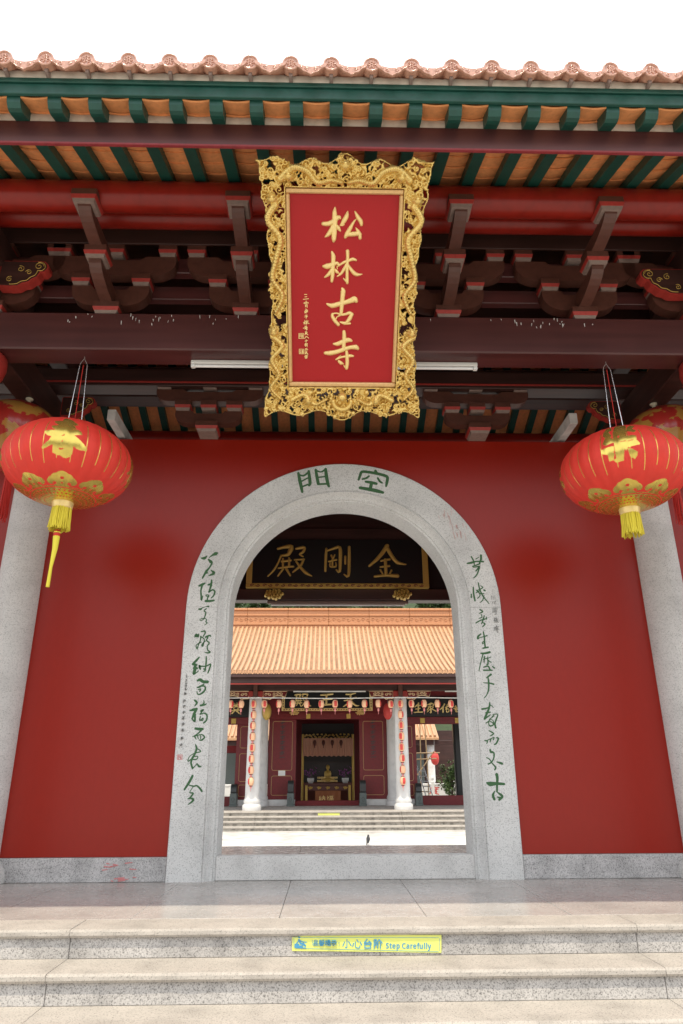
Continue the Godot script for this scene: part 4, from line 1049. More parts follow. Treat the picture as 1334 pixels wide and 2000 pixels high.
	var disc := [Vector2(0.053, -0.05), Vector2(0.055, 0.006), Vector2(0.055, 0.006), Vector2(0.051, 0.011), Vector2(0.045, 0.011), Vector2(0.042, 0.003), Vector2(0.042, 0.003), Vector2(0.0, 0.003)]
	b.lathe(disc, 24)
	for q in [[-0.018, 0.0], [0.0, 1.0], [0.018, 0.0]]:
		var pth := []
		for k in 9:
			var t := k / 8.0
			pth.append(Vector3(lerpf(-0.028, 0.028, t) * (1.0 if q[1] > 0 else 0.7), 0.005, q[0] + sin(t * PI * 3.0) * 0.007))
		b.tube(pth, 0.0042, 5)
	b.tube([Vector3(-0.012, 0.005, -0.03), Vector3(-0.006, 0.006, 0.0), Vector3(-0.013, 0.005, 0.03)], 0.004, 5)
	b.tube([Vector3(0.012, 0.005, -0.03), Vector3(0.006, 0.006, 0.0), Vector3(0.013, 0.005, 0.03)], 0.004, 5)
	var disc_mesh := b.done()
	b = MB.new()   # drip tile: a hanging lip with a wavy edge and scrolls
	var lip := PackedVector2Array()
	for j in 17:
		var t := -1.0 + j / 8.0
		lip.append(Vector2(t * 0.105, -0.012 - 0.072 * (1.0 - pow(absf(t), 1.35)) - 0.004 * cos(t * 14.0)))
	for j in 17:
		var t := 1.0 - j / 8.0
		lip.append(Vector2(t * 0.105, 0.012 - 0.034 * (1.0 - t * t)))
	b.prism(lip, -0.008, 0.008)
	var mid := PackedVector2Array(lip)
	for sgn in [-1.0, 1.0]:
		for sc in [[0.03, -0.042, 0.013], [0.066, -0.026, 0.008]]:
			var pth := []
			for k in 15:
				var t := k / 14.0
				pth.append(Vector3(sgn * (sc[0] + cos(t * 8.0) * sc[2] * (1 - 0.7 * t)), sc[1] + sin(t * 8.0) * sc[2] * (1 - 0.7 * t), 0.009))
			b.tube(pth, 0.0035, 5)
	var edge := []
	for j in 17:
		edge.append(Vector3(lip[j].x, lip[j].y + 0.004, 0.008))
	b.tube(edge, 0.004, 5)
	var lip_mesh := b.done()
	b = MB.new()   # its trough behind
	var tr := []
	for q in [[0.0, 0.0], [-0.30, 0.09], [-0.9, 0.27]]:
		var row := []
		for j in 9:
			var t := -1.0 + j / 4.0
			row.append(Vector3(t * 0.115, q[1] + 0.012 - 0.034 * (1.0 - t * t) - 0.012, q[0]))
		tr.append(row)
	b.sheet(tr, false, 1)
	var trough := b.done()
	var knot := MB.new()
	knot.cham(Vector3(-0.012, -0.03, -0.06), Vector3(0.012, 0.0, 0.0), 0.003)
	var knot_mesh := knot.done()
	for k in rows.size():
		var x: float = rows[k] + rng.randf_range(-0.006, 0.006)
		var roll := Basis(Vector3(0, 0, 1), rng.randf_range(-0.05, 0.05))
		var row := part(g, "cover_tile_row", row_mesh, M.tile, Vector3(x, 5.298, 3.222))
		part(row, "tile_end", disc_mesh, M.tile, Vector3(0, 0, 0.0), roll * Basis(Vector3.RIGHT, PI / 2 + 0.17 + rng.randf_range(-0.03, 0.03)))
		part(row, "mortar", knot_mesh, M.bracket_pale, Vector3(0, -0.045, -0.03))
		if k < rows.size() - 1:
			var d := part(g, "drip_tile", lip_mesh, M.tile, Vector3(x + 0.136, 5.292, 3.225 + rng.randf_range(-0.006, 0.006)), Basis(Vector3(0, 0, 1), rng.randf_range(-0.03, 0.03)) * Basis(Vector3.RIGHT, 0.17))
			part(d, "trough", trough, M.tile, Vector3(0, 0, -0.008), Basis(Vector3.RIGHT, -0.15))


# ---------------------------------------------------------------- things on the gate

func carve() -> ArrayMesh:   # openwork gilt border: dragons, clouds and leaves raised from one height field
	var cell := 0.0045
	var nx := 290
	var ny := 430
	var ox := -nx * cell / 2
	var oy := -ny * cell / 2
	var h := PackedFloat32Array()
	h.resize(nx * ny)
	h.fill(-1.0)
	var r := RandomNumberGenerator.new()
	r.seed = 21
	var half := func(v: float) -> float:
		return 0.548 + 0.078 * pow(clampf(absf(v) / 0.9, 0.0, 1.0), 2.4) + 0.008 * sin(v * 21.0) + 0.005 * sin(v * 47.0 + 1.0)
	var high := func(x: float, s: float) -> float:
		return 0.905 + 0.022 * cos(x * 26.0 * s) + (0.035 * exp(-x * x * 60.0)) + 0.03 * pow(clampf(absf(x) / 0.6, 0.0, 1.0), 6.0)
	var inside := func(x: float, v: float, m: float) -> bool:
		if absf(x) < 0.425 + m and v > -0.705 - m and v < 0.735 + m:
			return false
		return absf(x) < half.call(v) - m and (v < high.call(x, 1.0) - m and v > -high.call(x, 0.7) + m)
	var stamp := func(x: float, y: float, rad: float, top: float) -> void:
		var i0 := maxi(0, int((x - rad - ox) / cell))
		var i1 := mini(nx - 1, int((x + rad - ox) / cell) + 1)
		var j0 := maxi(0, int((y - rad - oy) / cell))
		var j1 := mini(ny - 1, int((y + rad - oy) / cell) + 1)
		for j in range(j0, j1 + 1):
			for i in range(i0, i1 + 1):
				var dx := ox + i * cell - x
				var dy := oy + j * cell - y
				var q := 1.0 - (dx * dx + dy * dy) / (rad * rad)
				if q > 0.0:
					h[j * nx + i] = maxf(h[j * nx + i], top * (0.35 + 0.65 * sqrt(q)))
	# cloud scrolls and leaves scattered over the border
	var spots := []
	var tries := 0
	while spots.size() < 430 and tries < 9000:
		tries += 1
		var x := r.randf_range(-0.62, 0.62)
		var v := r.randf_range(-0.93, 0.95)
		if not inside.call(x, v, 0.012):
			continue
		var ok := true
		for s in spots:
			if Vector2(x - s.x, v - s.y).length() < 0.026:
				ok = false
				break
		if ok:
			spots.append(Vector2(x, v))
	for s in spots:
		var kind := r.randf()
		var size := r.randf_range(0.017, 0.03)
		var a0 := r.randf() * TAU
		if kind < 0.5:
			var sg := 1.0 if r.randf() < 0.5 else -1.0
			for k in 20:
				var t := k / 19.0
				stamp.call(s.x + cos(a0 + sg * t * 7.5) * size * (1.0 - 0.8 * t), s.y + sin(a0 + sg * t * 7.5) * size * (1.0 - 0.8 * t), 0.0085, 0.020 + 0.012 * t)
		elif kind < 0.8:
			for k in 9:
				var t := k / 8.0 - 0.5
				var bend := a0 + t * 1.6
				stamp.call(s.x + cos(bend) * t * size * 2.6, s.y + sin(bend) * t * size * 2.6, 0.013 * (1.1 - absf(t) * 1.6), 0.026)
		else:
			for k in 5:
				var an := a0 + TAU * k / 5.0
				stamp.call(s.x + cos(an) * size * 0.55, s.y + sin(an) * size * 0.55, 0.012, 0.024)
			stamp.call(s.x, s.y, 0.010, 0.034)
	# dragon bodies with scales: along both sides, the top and the foot
	var bodies := []
	for sg in [-1.0, 1.0]:
		bodies.append([[Vector2(sg * 0.50, 0.62), Vector2(sg * 0.555, 0.52), Vector2(sg * 0.47, 0.40), Vector2(sg * 0.50, 0.26), Vector2(sg * 0.53, 0.12), Vector2(sg * 0.46, 0.0), Vector2(sg * 0.51, -0.12)], 0.027, 0.052])
		bodies.append([[Vector2(sg * 0.55, -0.30), Vector2(sg * 0.47, -0.38), Vector2(sg * 0.55, -0.48), Vector2(sg * 0.50, -0.60), Vector2(sg * 0.56, -0.70), Vector2(sg * 0.49, -0.79)], 0.022, 0.046])
		bodies.append([[Vector2(sg * 0.46, 0.79), Vector2(sg * 0.37, 0.86), Vector2(sg * 0.27, 0.84), Vector2(sg * 0.20, 0.77), Vector2(sg * 0.10, 0.785), Vector2(sg * 0.02, 0.77)], 0.026, 0.05])
		bodies.append([[Vector2(sg * 0.40, -0.80), Vector2(sg * 0.30, -0.76), Vector2(sg * 0.22, -0.83), Vector2(sg * 0.12, -0.79)], 0.020, 0.042])
	for bd in bodies:
		var line := catmull(bd[0], 26)
		for k in line.size():
			var t := float(k) / line.size()
			var rad: float = bd[1] * (1.0 - 0.45 * t) * (1.0 + 0.10 * sin(k * 1.25))
			stamp.call(line[k].x, line[k].y, rad, bd[2])
		for k in range(2, line.size() - 2, 4):   # scales
			var d2: Vector2 = (line[k + 1] - line[k - 1]).normalized()
			var n2 := Vector2(-d2.y, d2.x)
			var rad2: float = bd[1] * (1.0 - 0.45 * float(k) / line.size())
			for q in [-0.55, 0.0, 0.55]:
				var sp: Vector2 = line[k] + n2 * rad2 * q + d2 * (0.006 if q == 0.0 else 0.0)
				stamp.call(sp.x, sp.y, 0.0085, bd[2] + 0.007 - absf(q) * 0.014)
		for k in range(0, line.size(), 7):   # fins
			var d: Vector2 = (line[mini(k + 1, line.size() - 1)] - line[maxi(k - 1, 0)]).normalized()
			var nn := Vector2(-d.y, d.x)
			for q in 4:
				var pp: Vector2 = line[k] + nn * bd[1] * (0.9 + 0.3 * q) - d * 0.004 * q
				if inside.call(pp.x, pp.y, 0.0):
					stamp.call(pp.x, pp.y, 0.009 - 0.0015 * q, 0.022)
	for hd in [Vector2(-0.52, 0.66), Vector2(0.52, 0.66), Vector2(-0.40, 0.81), Vector2(0.40, 0.81), Vector2(0.0, 0.88), Vector2(-0.27, -0.80), Vector2(0.27, -0.80), Vector2(0.53, -0.27), Vector2(-0.53, -0.27)]:
		stamp.call(hd.x, hd.y, 0.036, 0.062)
		for k in 9:
			var an := TAU * k / 9.0 + 0.3
			for q in 3:
				stamp.call(hd.x + cos(an + 0.25 * q) * (0.032 + 0.011 * q), hd.y + sin(an + 0.25 * q) * (0.032 + 0.011 * q), 0.010 - 0.002 * q, 0.045 - 0.008 * q)
		for q in [-1.0, 1.0]:
			stamp.call(hd.x + q * 0.014, hd.y + 0.012, 0.008, 0.075)
	stamp.call(0.0, -0.775, 0.038, 0.075)   # the pearl at the foot
	for k in 14:
		var an := PI + PI * k / 13.0
		stamp.call(cos(an) * 0.07, -0.81 + sin(an) * 0.06, 0.022, 0.046)
	# a ground web joins the pieces; outline kept inside the border shape
	var n := FastNoiseLite.new()
	n.seed = 5
	n.frequency = 9.0
	for j in ny:
		for i in nx:
			var x := ox + i * cell
			var v := oy + j * cell
			var id := j * nx + i
			if not inside.call(x, v, 0.0):
				if h[id] > 0.0 and not (absf(x) > 0.425 or v < -0.705 or v > 0.735):
					h[id] = -1.0
				elif h[id] > 0.0 and not inside.call(x, v, -0.012):
					h[id] = -1.0
				continue
			var edge: bool = not inside.call(x, v, 0.014)
			if h[id] < 0.0 and (edge or n.get_noise_2d(x, v) > -0.03):
				h[id] = 0.004 + (0.012 if edge else 0.0)
	var zb := func(x: float, v: float) -> float:
		var d := maxf(maxf(absf(x) - 0.42, 0.0), maxf(maxf(v - 0.73, -0.70 - v), 0.0))
		return 0.03 + 0.26 * d
	var vs := PackedVector3Array()
	var ns := PackedVector3Array()
	var at := func(i: int, j: int) -> float:
		return h[clampi(j, 0, ny - 1) * nx + clampi(i, 0, nx - 1)]
	var ids := PackedInt32Array()
	var map := PackedInt32Array()
	map.resize(nx * ny)
	map.fill(-1)
	for j in ny:
		for i in nx:
			if h[j * nx + i] > 0.0:
				map[j * nx + i] = vs.size()
				var x := ox + i * cell
				var v := oy + j * cell
				vs.append(Vector3(x, v, zb.call(x, v) + 1.3 * h[j * nx + i]))
				ns.append(Vector3((maxf(at.call(i - 1, j), 0.0) - maxf(at.call(i + 1, j), 0.0)) / (2 * cell), (maxf(at.call(i, j - 1), 0.0) - maxf(at.call(i, j + 1), 0.0)) / (2 * cell), 0.77).normalized())
	var front := vs.size()
	for k in front:   # the back of the openwork, a little behind the front
		vs.append(Vector3(vs[k].x, vs[k].y, zb.call(vs[k].x, vs[k].y) - 0.02))
		ns.append(Vector3(0, 0, -1))
	var full := func(i: int, j: int) -> bool:
		if i < 0 or j < 0 or i >= nx - 1 or j >= ny - 1:
			return false
		return map[j * nx + i] >= 0 and map[j * nx + i + 1] >= 0 and map[(j + 1) * nx + i] >= 0 and map[(j + 1) * nx + i + 1] >= 0
	for j in ny - 1:
		for i in nx - 1:
			if not full.call(i, j):
				continue
			var a := map[j * nx + i]
			var b := map[j * nx + i + 1]
			var c := map[(j + 1) * nx + i + 1]
			var d := map[(j + 1) * nx + i]
			ids.append_array([a, c, b, a, d, c, a + front, b + front, c + front, a + front, c + front, d + front])
			for e in [[a, b, i, j - 1], [b, c, i + 1, j], [c, d, i, j + 1], [d, a, i - 1, j]]:
				if not full.call(e[2], e[3]):
					ids.append_array([e[0], e[1], e[1] + front, e[0], e[1] + front, e[0] + front])
	var arr := []
	arr.resize(Mesh.ARRAY_MAX)
	arr[Mesh.ARRAY_VERTEX] = vs
	arr[Mesh.ARRAY_NORMAL] = ns
	arr[Mesh.ARRAY_INDEX] = ids
	var m := ArrayMesh.new()
	m.add_surface_from_arrays(Mesh.PRIMITIVE_TRIANGLES, arr)
	return m


func build_name_plaque() -> void:
	var p := thing("name_plaque", "red upright name board with gold characters in a carved gilt dragon frame", "plaque", Vector3(0, 4.265, 2.145))
	var v := Vector3(0, 0.7178, 0.6963).normalized()
	p.basis = Basis(Vector3.RIGHT, v, Vector3.RIGHT.cross(v))
	var c := Vector3(-0.055, 0, 0)
	block(p, "panel", c + Vector3(-0.41, -0.69, -0.05), c + Vector3(0.41, 0.72, 0.0), M.board, 0.003)
	for it in GLYPHS.plaque:
		var big: bool = it[0] in ["pine", "grove", "ancient", "temple"]
		glyph(p, "character" if big else ("seal" if it[0] == "seal" else "small_inscription"), it[1], M.gold_leaf, Transform3D(Basis(), Vector3(0, 0, 0.0)), 0.016 if big else 0.003, not big)
	var rim := [[Vector3(-0.43, 0.7, -0.04), Vector3(0.43, 0.738, 0.035)], [Vector3(-0.43, -0.708, -0.04), Vector3(0.43, -0.672, 0.035)], [Vector3(-0.43, -0.6715, -0.04), Vector3(-0.398, 0.6995, 0.035)], [Vector3(0.398, -0.6715, -0.04), Vector3(0.43, 0.6995, 0.035)]]
	for q in rim:
		block(p, "inner_moulding", c + q[0], c + q[1], M.gold_rim, 0.008)
	part(p, "carved_frame", carve(), M.gold, c)
	for x in [-0.3, 0.3]:   # iron stays back to the architrave
		var b := MB.new()
		b.tube([Vector3(x, -0.35, -0.05), p.transform.affine_inverse() * Vector3(x - 0.05, 4.5, 1.48)], 0.012, 8)
		part(p, "iron_stay", b.done(), M.wire)


func build_inner_plaque() -> void:
	var p := thing("inner_plaque", "black horizontal board with three bronze gold characters inside the gate", "plaque", Vector3(0, 3.57, -2.75))
	block(p, "panel", Vector3(-1.2, -0.30, -0.06), Vector3(1.2, 0.36, 0.0), M.black, 0.003)
	for it in GLYPHS.hallb:
		glyph(p, "character", it[1], M.gold_paint, Transform3D(), 0.03)
	for q in [[Vector3(-1.27, -0.345, -0.05), Vector3(1.25, -0.28, 0.02)], [Vector3(-1.27, -0.2795, -0.05), Vector3(-1.19, 0.36, 0.02)], [Vector3(1.17, -0.2795, -0.05), Vector3(1.25, 0.36, 0.02)]]:
		block(p, "border", q[0], q[1], M.gold_paint, 0.006)
	var b := MB.new()
	for k in 28:
		var pth := []
		for t in 13:
			var a := t / 12.0 * 7.0
			pth.append(Vector3(-1.19 + 0.0865 * k + cos(a + k * PI) * 0.03 * (1 - t / 14.0), -0.312 + sin(a + k * PI) * 0.02 * (1 - t / 14.0), 0.021))
		b.tube(pth, 0.006, 5)
	part(p, "scroll_inlay", b.done(), M.door)
	for x in [-0.88, 0.88]:
		var q := MB.new()
		for k in 26:
			var a := k * 2.4
			var rr := 0.012 * sqrt(k)
			q.tube([Vector3(x + cos(a) * rr * 2.0, -0.43 + sin(a) * rr * 1.1, -0.02), Vector3(x + cos(a) * rr * 2.1, -0.43 + sin(a) * rr * 1.1, 0.03 + 0.012 * (k % 3))], [0.026, 0.012], 7)
		part(p, "gilt_foot", q.done(), M.gold_paint)


func print_lantern(which: String) -> Array:   # flat print: gold on red cloth, as a colour and a metal mask
	var wpx := 1024
	var hpx := 512
	var mask := PackedByteArray()
	mask.resize(wpx * hpx)
	var put := func(polys: Array, val: int, turn: float) -> void:
		for pl in polys:
			var pts := []
			for i in range(0, pl.size(), 2):
				pts.append(Vector2((pl[i] + turn + PI) / TAU * wpx, pl[i + 1] / PI * hpx))
			var y0 := 9999.0
			var y1 := -9999.0
			for q in pts:
				y0 = minf(y0, q.y)
				y1 = maxf(y1, q.y)
			for y in range(int(y0), int(y1) + 1):
				var xs := []
				for i in pts.size():
					var a: Vector2 = pts[i]
					var b: Vector2 = pts[(i + 1) % pts.size()]
					if (a.y <= y + 0.5) != (b.y <= y + 0.5):
						xs.append(a.x + (y + 0.5 - a.y) / (b.y - a.y) * (b.x - a.x))
				xs.sort()
				for k in range(0, xs.size() - 1, 2):
					for x in range(int(round(xs[k])), int(round(xs[k + 1]))):
						mask[y * wpx + posmod(x, wpx)] = val
	# thin gold lines along the ribs
	for k in 30:
		var x := int((k + 0.5) / 30.0 * wpx)
		for y in range(int(0.34 * hpx), int((0.66 + 0.02 * sin(k * 2.1)) * hpx)):
			mask[y * wpx + x] = 1
			mask[y * wpx + x + 1] = 1
	# lotus band and six cloud heads round the foot
	for y in range(int(0.66 * hpx), hpx):
		var phi := PI * (y + 0.5) / hpx
		for x in wpx:
			var th := TAU * x / wpx
			var ring := 0.5 * sin(phi)
			var sec := fposmod(th - PI + TAU / 16.0, TAU / 8.0) - TAU / 16.0
			var s := sec * ring * 0.86
			var t := (phi - 2.49) * 0.40
			var on := false
			for q in [[0.0, -0.035, 0.052], [0.058, -0.006, 0.036], [-0.058, -0.006, 0.036], [0.03, -0.03, 0.04], [-0.03, -0.03, 0.04]]:
				if Vector2(s - q[0], t - q[1]).length() < q[2]:
					on = true
			if absf(s) < 0.045 and t > 0.0:
				on = true
			if Vector2(s, t + 0.028).length() < 0.012 or Vector2(s - 0.045, t - 0.02).length() < 0.012 or Vector2(s + 0.045, t - 0.02).length() < 0.012 or Vector2(s, t - 0.016).length() < 0.007:
				on = false
			if phi > 2.60:
				on = true
				if phi > 2.66 and phi < 2.92:
					var u := fposmod(th * 36.0 / TAU + floorf((phi - 2.66) / 0.085) * 0.5, 1.0)
					var w := fposmod((phi - 2.66) / 0.085, 1.0)
					if (absf(u - 0.5) < 0.24 and absf(w - 0.4) < 0.12) or (absf(u - 0.5) < 0.07 and absf(w - 0.5) < 0.25):
						on = false
				if absf(phi - 2.635) < 0.012:
					on = false
			if on:
				mask[y * wpx + x] = 1
	var pr: Array = LANTERN_PRINT[which]
	for turn in [0.0, TAU / 4, TAU / 2, TAU * 3 / 4]:
		put.call(pr[1], 1, turn)
		put.call(pr[2], 0, turn)
	var col := Image.create(wpx, hpx, false, Image.FORMAT_RGB8)
	var met := Image.create(wpx, hpx, false, Image.FORMAT_RGB8)
	var n := FastNoiseLite.new()
	n.frequency = 0.02
	var red := lin(0.86, 0.05, 0.03)
	var gold := lin(0.92, 0.72, 0.16)
	for y in hpx:
		for x in wpx:
			if mask[y * wpx + x]:
				col.set_pixel(x, y, gold * (0.94 + 0.06 * n.get_noise_2d(x, y)))
				met.set_pixel(x, y, Color(0.8, 0.24, 0.8))
			else:
				col.set_pixel(x, y, red * (0.96 + 0.04 * n.get_noise_2d(x * 0.6, y * 0.6)))
				met.set_pixel(x, y, Color(0.0, 0.62, 0.0))
	return [ImageTexture.create_from_image(col), ImageTexture.create_from_image(met)]


func lantern_body(radius: float, half: float, ribs: int, bulge: float) -> ArrayMesh:
	var st := SurfaceTool.new()
	st.begin(Mesh.PRIMITIVE_TRIANGLES)
	st.set_smooth_group(0)
	var seg := ribs * 4
	var ring := 40
	var pt := func(i: int, j: int) -> Array:
		var phi := lerpf(0.13, PI - 0.16, float(i) / ring)
		var th := TAU * j / seg - PI
		var u := fposmod((th + PI) / TAU * ribs + 0.5, 1.0)
		var k := 1.0 + bulge * (sin(u * PI) - 0.6)
		return [Vector3(radius * k * sin(phi) * sin(th), half * cos(phi), radius * k * sin(phi) * cos(th)), Vector2(float(j) / seg, phi / PI)]
	for i in ring:
		for j in seg:
			var a: Array = pt.call(i, j)
			var b: Array = pt.call(i, j + 1)
			var c: Array = pt.call(i + 1, j + 1)
			var d: Array = pt.call(i + 1, j)
			for q in [a, b, c, a, c, d]:
				st.set_uv(q[1])
				st.add_vertex(q[0])
	st.generate_normals()
	return st.commit()


func fringe(radius: float, length: float, n: int, sd: int) -> ArrayMesh:
	var r := RandomNumberGenerator.new()
	r.seed = sd
	var b := MB.new()
	for k in n:
		var a := TAU * k / n
		var rr := radius * r.randf_range(0.86, 1.04)
		var l := length * r.randf_range(0.9, 1.06)
		var sw := r.randf_range(-0.012, 0.012)
		b.tube([Vector3(cos(a) * rr * 0.95, 0, sin(a) * rr * 0.95), Vector3(cos(a) * rr, -l * 0.5, sin(a) * rr), Vector3(cos(a) * rr + sw, -l, sin(a) * rr + sw * 0.5)], 0.0042, 4)
	return b.done()


func build_lanterns() -> void:
	var body := lantern_body(0.5, 0.34, 30, 0.022)
	var spots := [["spring", Vector3(-2.27, 3.19, 1.345), "large red lantern printed with a gold spring character and a long yellow tassel"], ["joy", Vector3(2.27, 3.16, 1.345), "large red lantern printed with a gold joy character and a short yellow fringe"]]
	for s in spots:
		var o := thing("red_lantern", s[2], "lantern", s[1], "large lanterns hung from the architrave")
		var tx := print_lantern(s[0])
		var m := StandardMaterial3D.new()
		m.albedo_texture = tx[0]
		m.metallic = 1.0
		m.metallic_texture = tx[1]
		m.metallic_texture_channel = BaseMaterial3D.TEXTURE_CHANNEL_RED
		m.roughness = 1.0
		m.roughness_texture = tx[1]
		m.roughness_texture_channel = BaseMaterial3D.TEXTURE_CHANNEL_GREEN
		m.backlight_enabled = true
		m.backlight = lin(0.28, 0.015, 0.008)
		part(o, "shade", body, m, Vector3.ZERO, Basis(Vector3.UP, LANTERN_PRINT[s[0]][0]))
		var c := MB.new()
		c.lathe([Vector2(0.066, 0.335), Vector2(0.07, 0.345), Vector2(0.07, 0.36), Vector2(0.055, 0.365), Vector2(0.0, 0.365)], 24)
		part(o, "top_ring", c.done(), M.gold_leaf)
		c = MB.new()
		c.lathe([Vector2(0.085, -0.325), Vector2(0.082, -0.345), Vector2(0.078, -0.375), Vector2(0.074, -0.385), Vector2(0.0, -0.385)], 24)
		part(o, "bottom_collar", c.done(), M.gold_leaf)
		part(o, "fringe", fringe(0.074, 0.18, 90, 3), M.yellow, Vector3(0, -0.38, 0))
		if s[0] == "spring":
			c = MB.new()
			c.lathe([Vector2(0.0, 0.0), Vector2(0.024, -0.005), Vector2(0.026, -0.05), Vector2(0.024, -0.055), Vector2(0.0, -0.055)], 14)
			var k := part(o, "tassel", c.done(), M.red_cloth, Vector3(-0.01, -0.56, 0))
			c = MB.new()
			c.tube([Vector3(0, -0.055, 0), Vector3(0.002, -0.16, 0), Vector3(-0.008, -0.30, 0), Vector3(-0.01, -0.46, 0)], [0.026, 0.02, 0.012, 0.014], 10)
			part(k, "tassel_skirt", c.done(), M.yellow)
			c = MB.new()
			c.lathe([Vector2(0.0262, -0.018), Vector2(0.028, -0.023), Vector2(0.0262, -0.028)], 14)
			part(k, "tassel_band", c.done(), M.yellow)
		var top: float = 4.23 - s[1].y
		for q in [[-0.055, M.silver, 0.004], [0.06, M.silver, 0.004], [0.0, M.red_cloth, 0.0028]]:
			c = MB.new()
			c.tube([Vector3(q[0], 0.35, 0.01), Vector3(q[0] * 0.55, top - 0.1, -0.0)], q[2], 8)
			part(o, "rod", c.done(), q[1])
		c = MB.new()
		c.tube(catmull([Vector3(-0.03, top - 0.1, 0), Vector3(-0.02, top - 0.07, 0), Vector3(0, top - 0.04, 0.005), Vector3(0, top, 0), Vector3(0.004, top - 0.04, 0), Vector3(0.022, top - 0.075, 0), Vector3(0.033, top - 0.1, 0)], 4), 0.0022, 6)
		part(o, "hanging_wire", c.done(), M.wire)
	# the glossy ones further back
	var im := Image.create(512, 256, false, Image.FORMAT_RGB8)
	var n := FastNoiseLite.new()
	n.seed = 8
	n.frequency = 0.016
	for y in 256:
		for x in 512:
			var q := n.get_noise_2d(x * 1.0, y * 1.3)
			var weave := 0.9 + 0.1 * float((x + y) % 4 < 2)
			im.set_pixel(x, y, (lin(0.55, 0.27, 0.05) if q > 0.02 else lin(0.50, 0.03, 0.02)) * weave)
	var gm := StandardMaterial3D.new()
	gm.albedo_texture = ImageTexture.create_from_image(im)
	gm.roughness = 0.22
	gm.clearcoat_enabled = true
	gm.clearcoat = 0.6
	var small := lantern_body(0.40, 0.34, 24, 0.02)
	for sx in [-1.0, 1.0]:
		var o := thing("glossy_lantern", "glossy red and gold patterned lantern hung behind the %s" % ("lantern with the long tassel" if sx < 0 else "lantern with the short fringe"), "lantern", Vector3(sx * 3.12, 3.84, 0.55), "glossy lanterns under the cross beams")
		part(o, "shade", small, gm, Vector3.ZERO, Basis(Vector3.UP, 0.6 * sx))
		var c := MB.new()
		c.tube([Vector3(-0.06 * sx, 0.33, 0), Vector3(-0.06 * sx, 0.40, 0)], 0.004, 6)
		part(o, "wire", c.done(), M.wire)
		c = MB.new()
		c.lathe([Vector2(0.0, 0.0), Vector2(0.012, 0.0), Vector2(0.016, 0.03), Vector2(0.014, 0.04), Vector2(0.034, 0.045), Vector2(0.036, 0.06), Vector2(0.0, 0.075)], 18)
		part(o, "hanging_knob", c.done(), M.ivory, Vector3(-0.06 * sx, 0.355, 0))
		part(o, "tassel", fringe(0.035, 0.5, 30, 5), M.red_cloth, Vector3(0, -0.33, 0))


func build_tube_lights() -> void:
	for q in [[-1.36, -0.14, "white tube light under the architrave on the long tassel lantern's side"], [-0.08, 1.145, "white tube light under the architrave on the short fringe lantern's side"]]:
		var o := thing("tube_light", q[2], "tube light", Vector3(q[0], 4.211, 1.30), "tube lights under the architrave")
		var l: float = q[1] - q[0]
		block(o, "housing", Vector3(0, -0.034, -0.022), Vector3(l, 0.0, 0.022), M.white, 0.005)
		var b := MB.new()
		b.tube([Vector3(0.04, -0.052, 0.0), Vector3(l - 0.04, -0.052, 0.0)], 0.0125, 14)
		part(o, "tube", b.done(), M.tube)
		for x in [0.02, l - 0.02]:
			block(o, "socket", Vector3(x - 0.018, -0.068, -0.018), Vector3(x + 0.018, -0.0345, 0.018), M.white, 0.004)
	var o := thing("unlit_tube_light", "long grey tube light below the black board inside the gate", "tube light", Vector3(-0.98, 3.073, -2.9))
	block(o, "housing", Vector3(0, -0.035, -0.03), Vector3(1.95, 0.0, 0.03), M.bracket_pale, 0.005)
	var b := MB.new()
	b.tube([Vector3(0.05, -0.05, 0.0), Vector3(1.9, -0.05, 0.0)], 0.014, 10)
	part(o, "tube", b.done(), M.tube)


func build_warning_sign() -> void:
	var o := thing("warning_sticker", "yellow step warning sticker with blue lettering on the top stair riser", "sign", Vector3(0, -0.075, 1.8682))
	var st := PackedVector2Array([Vector2(-0.366, 0.023), Vector2(-0.30, 0.0315), Vector2(-0.20, 0.0325), Vector2(0.05, 0.0325), Vector2(0.503, 0.028), Vector2(0.497, -0.062), Vector2(0.1, -0.053), Vector2(-0.366, -0.045)])
	var b := MB.new()
	b.prism(st, -0.002, 0.002)
	part(o, "sheet", b.done(), M.sign)
	for it in GLYPHS.sign:
		var keep := []
		for s in it[1]:
			keep.append(s)
		glyph(o, it[0], keep, M.blue, Transform3D(Basis.from_scale(Vector3(1, 0.94, 1)), Vector3(0, -0.001, 0.0022)), 0.0008, true)
	var t := TextMesh.new()
	var f := SystemFont.new()
	f.font_names = PackedStringArray(["Droid Sans"])
	f.font_weight = 700
	t.font = f
	t.text = "Step Carefully"
	t.font_size = 32
	t.pixel_size = 0.00122
	t.depth = 0.0012
	t.horizontal_alignment = HORIZONTAL_ALIGNMENT_LEFT
	var tm := MeshInstance3D.new()
	tm.name = "latin_lettering"
	tm.mesh = t
	tm.material_override = M.blue
	tm.transform = Transform3D(Basis(Vector3(0, 0, 1), -0.018), Vector3(0.175, -0.024, 0.003))
	o.add_child(tm, true)


# ---------------------------------------------------------------- hall across the courtyard

const FY := -0.49     # its floor
const FC := -23.5     # its porch columns
const FW := -27.5     # its door wall


func far_roof_y(t: float) -> float:
	return 4.66 + 2.95 * (0.72 * t + 0.28 * t * t)


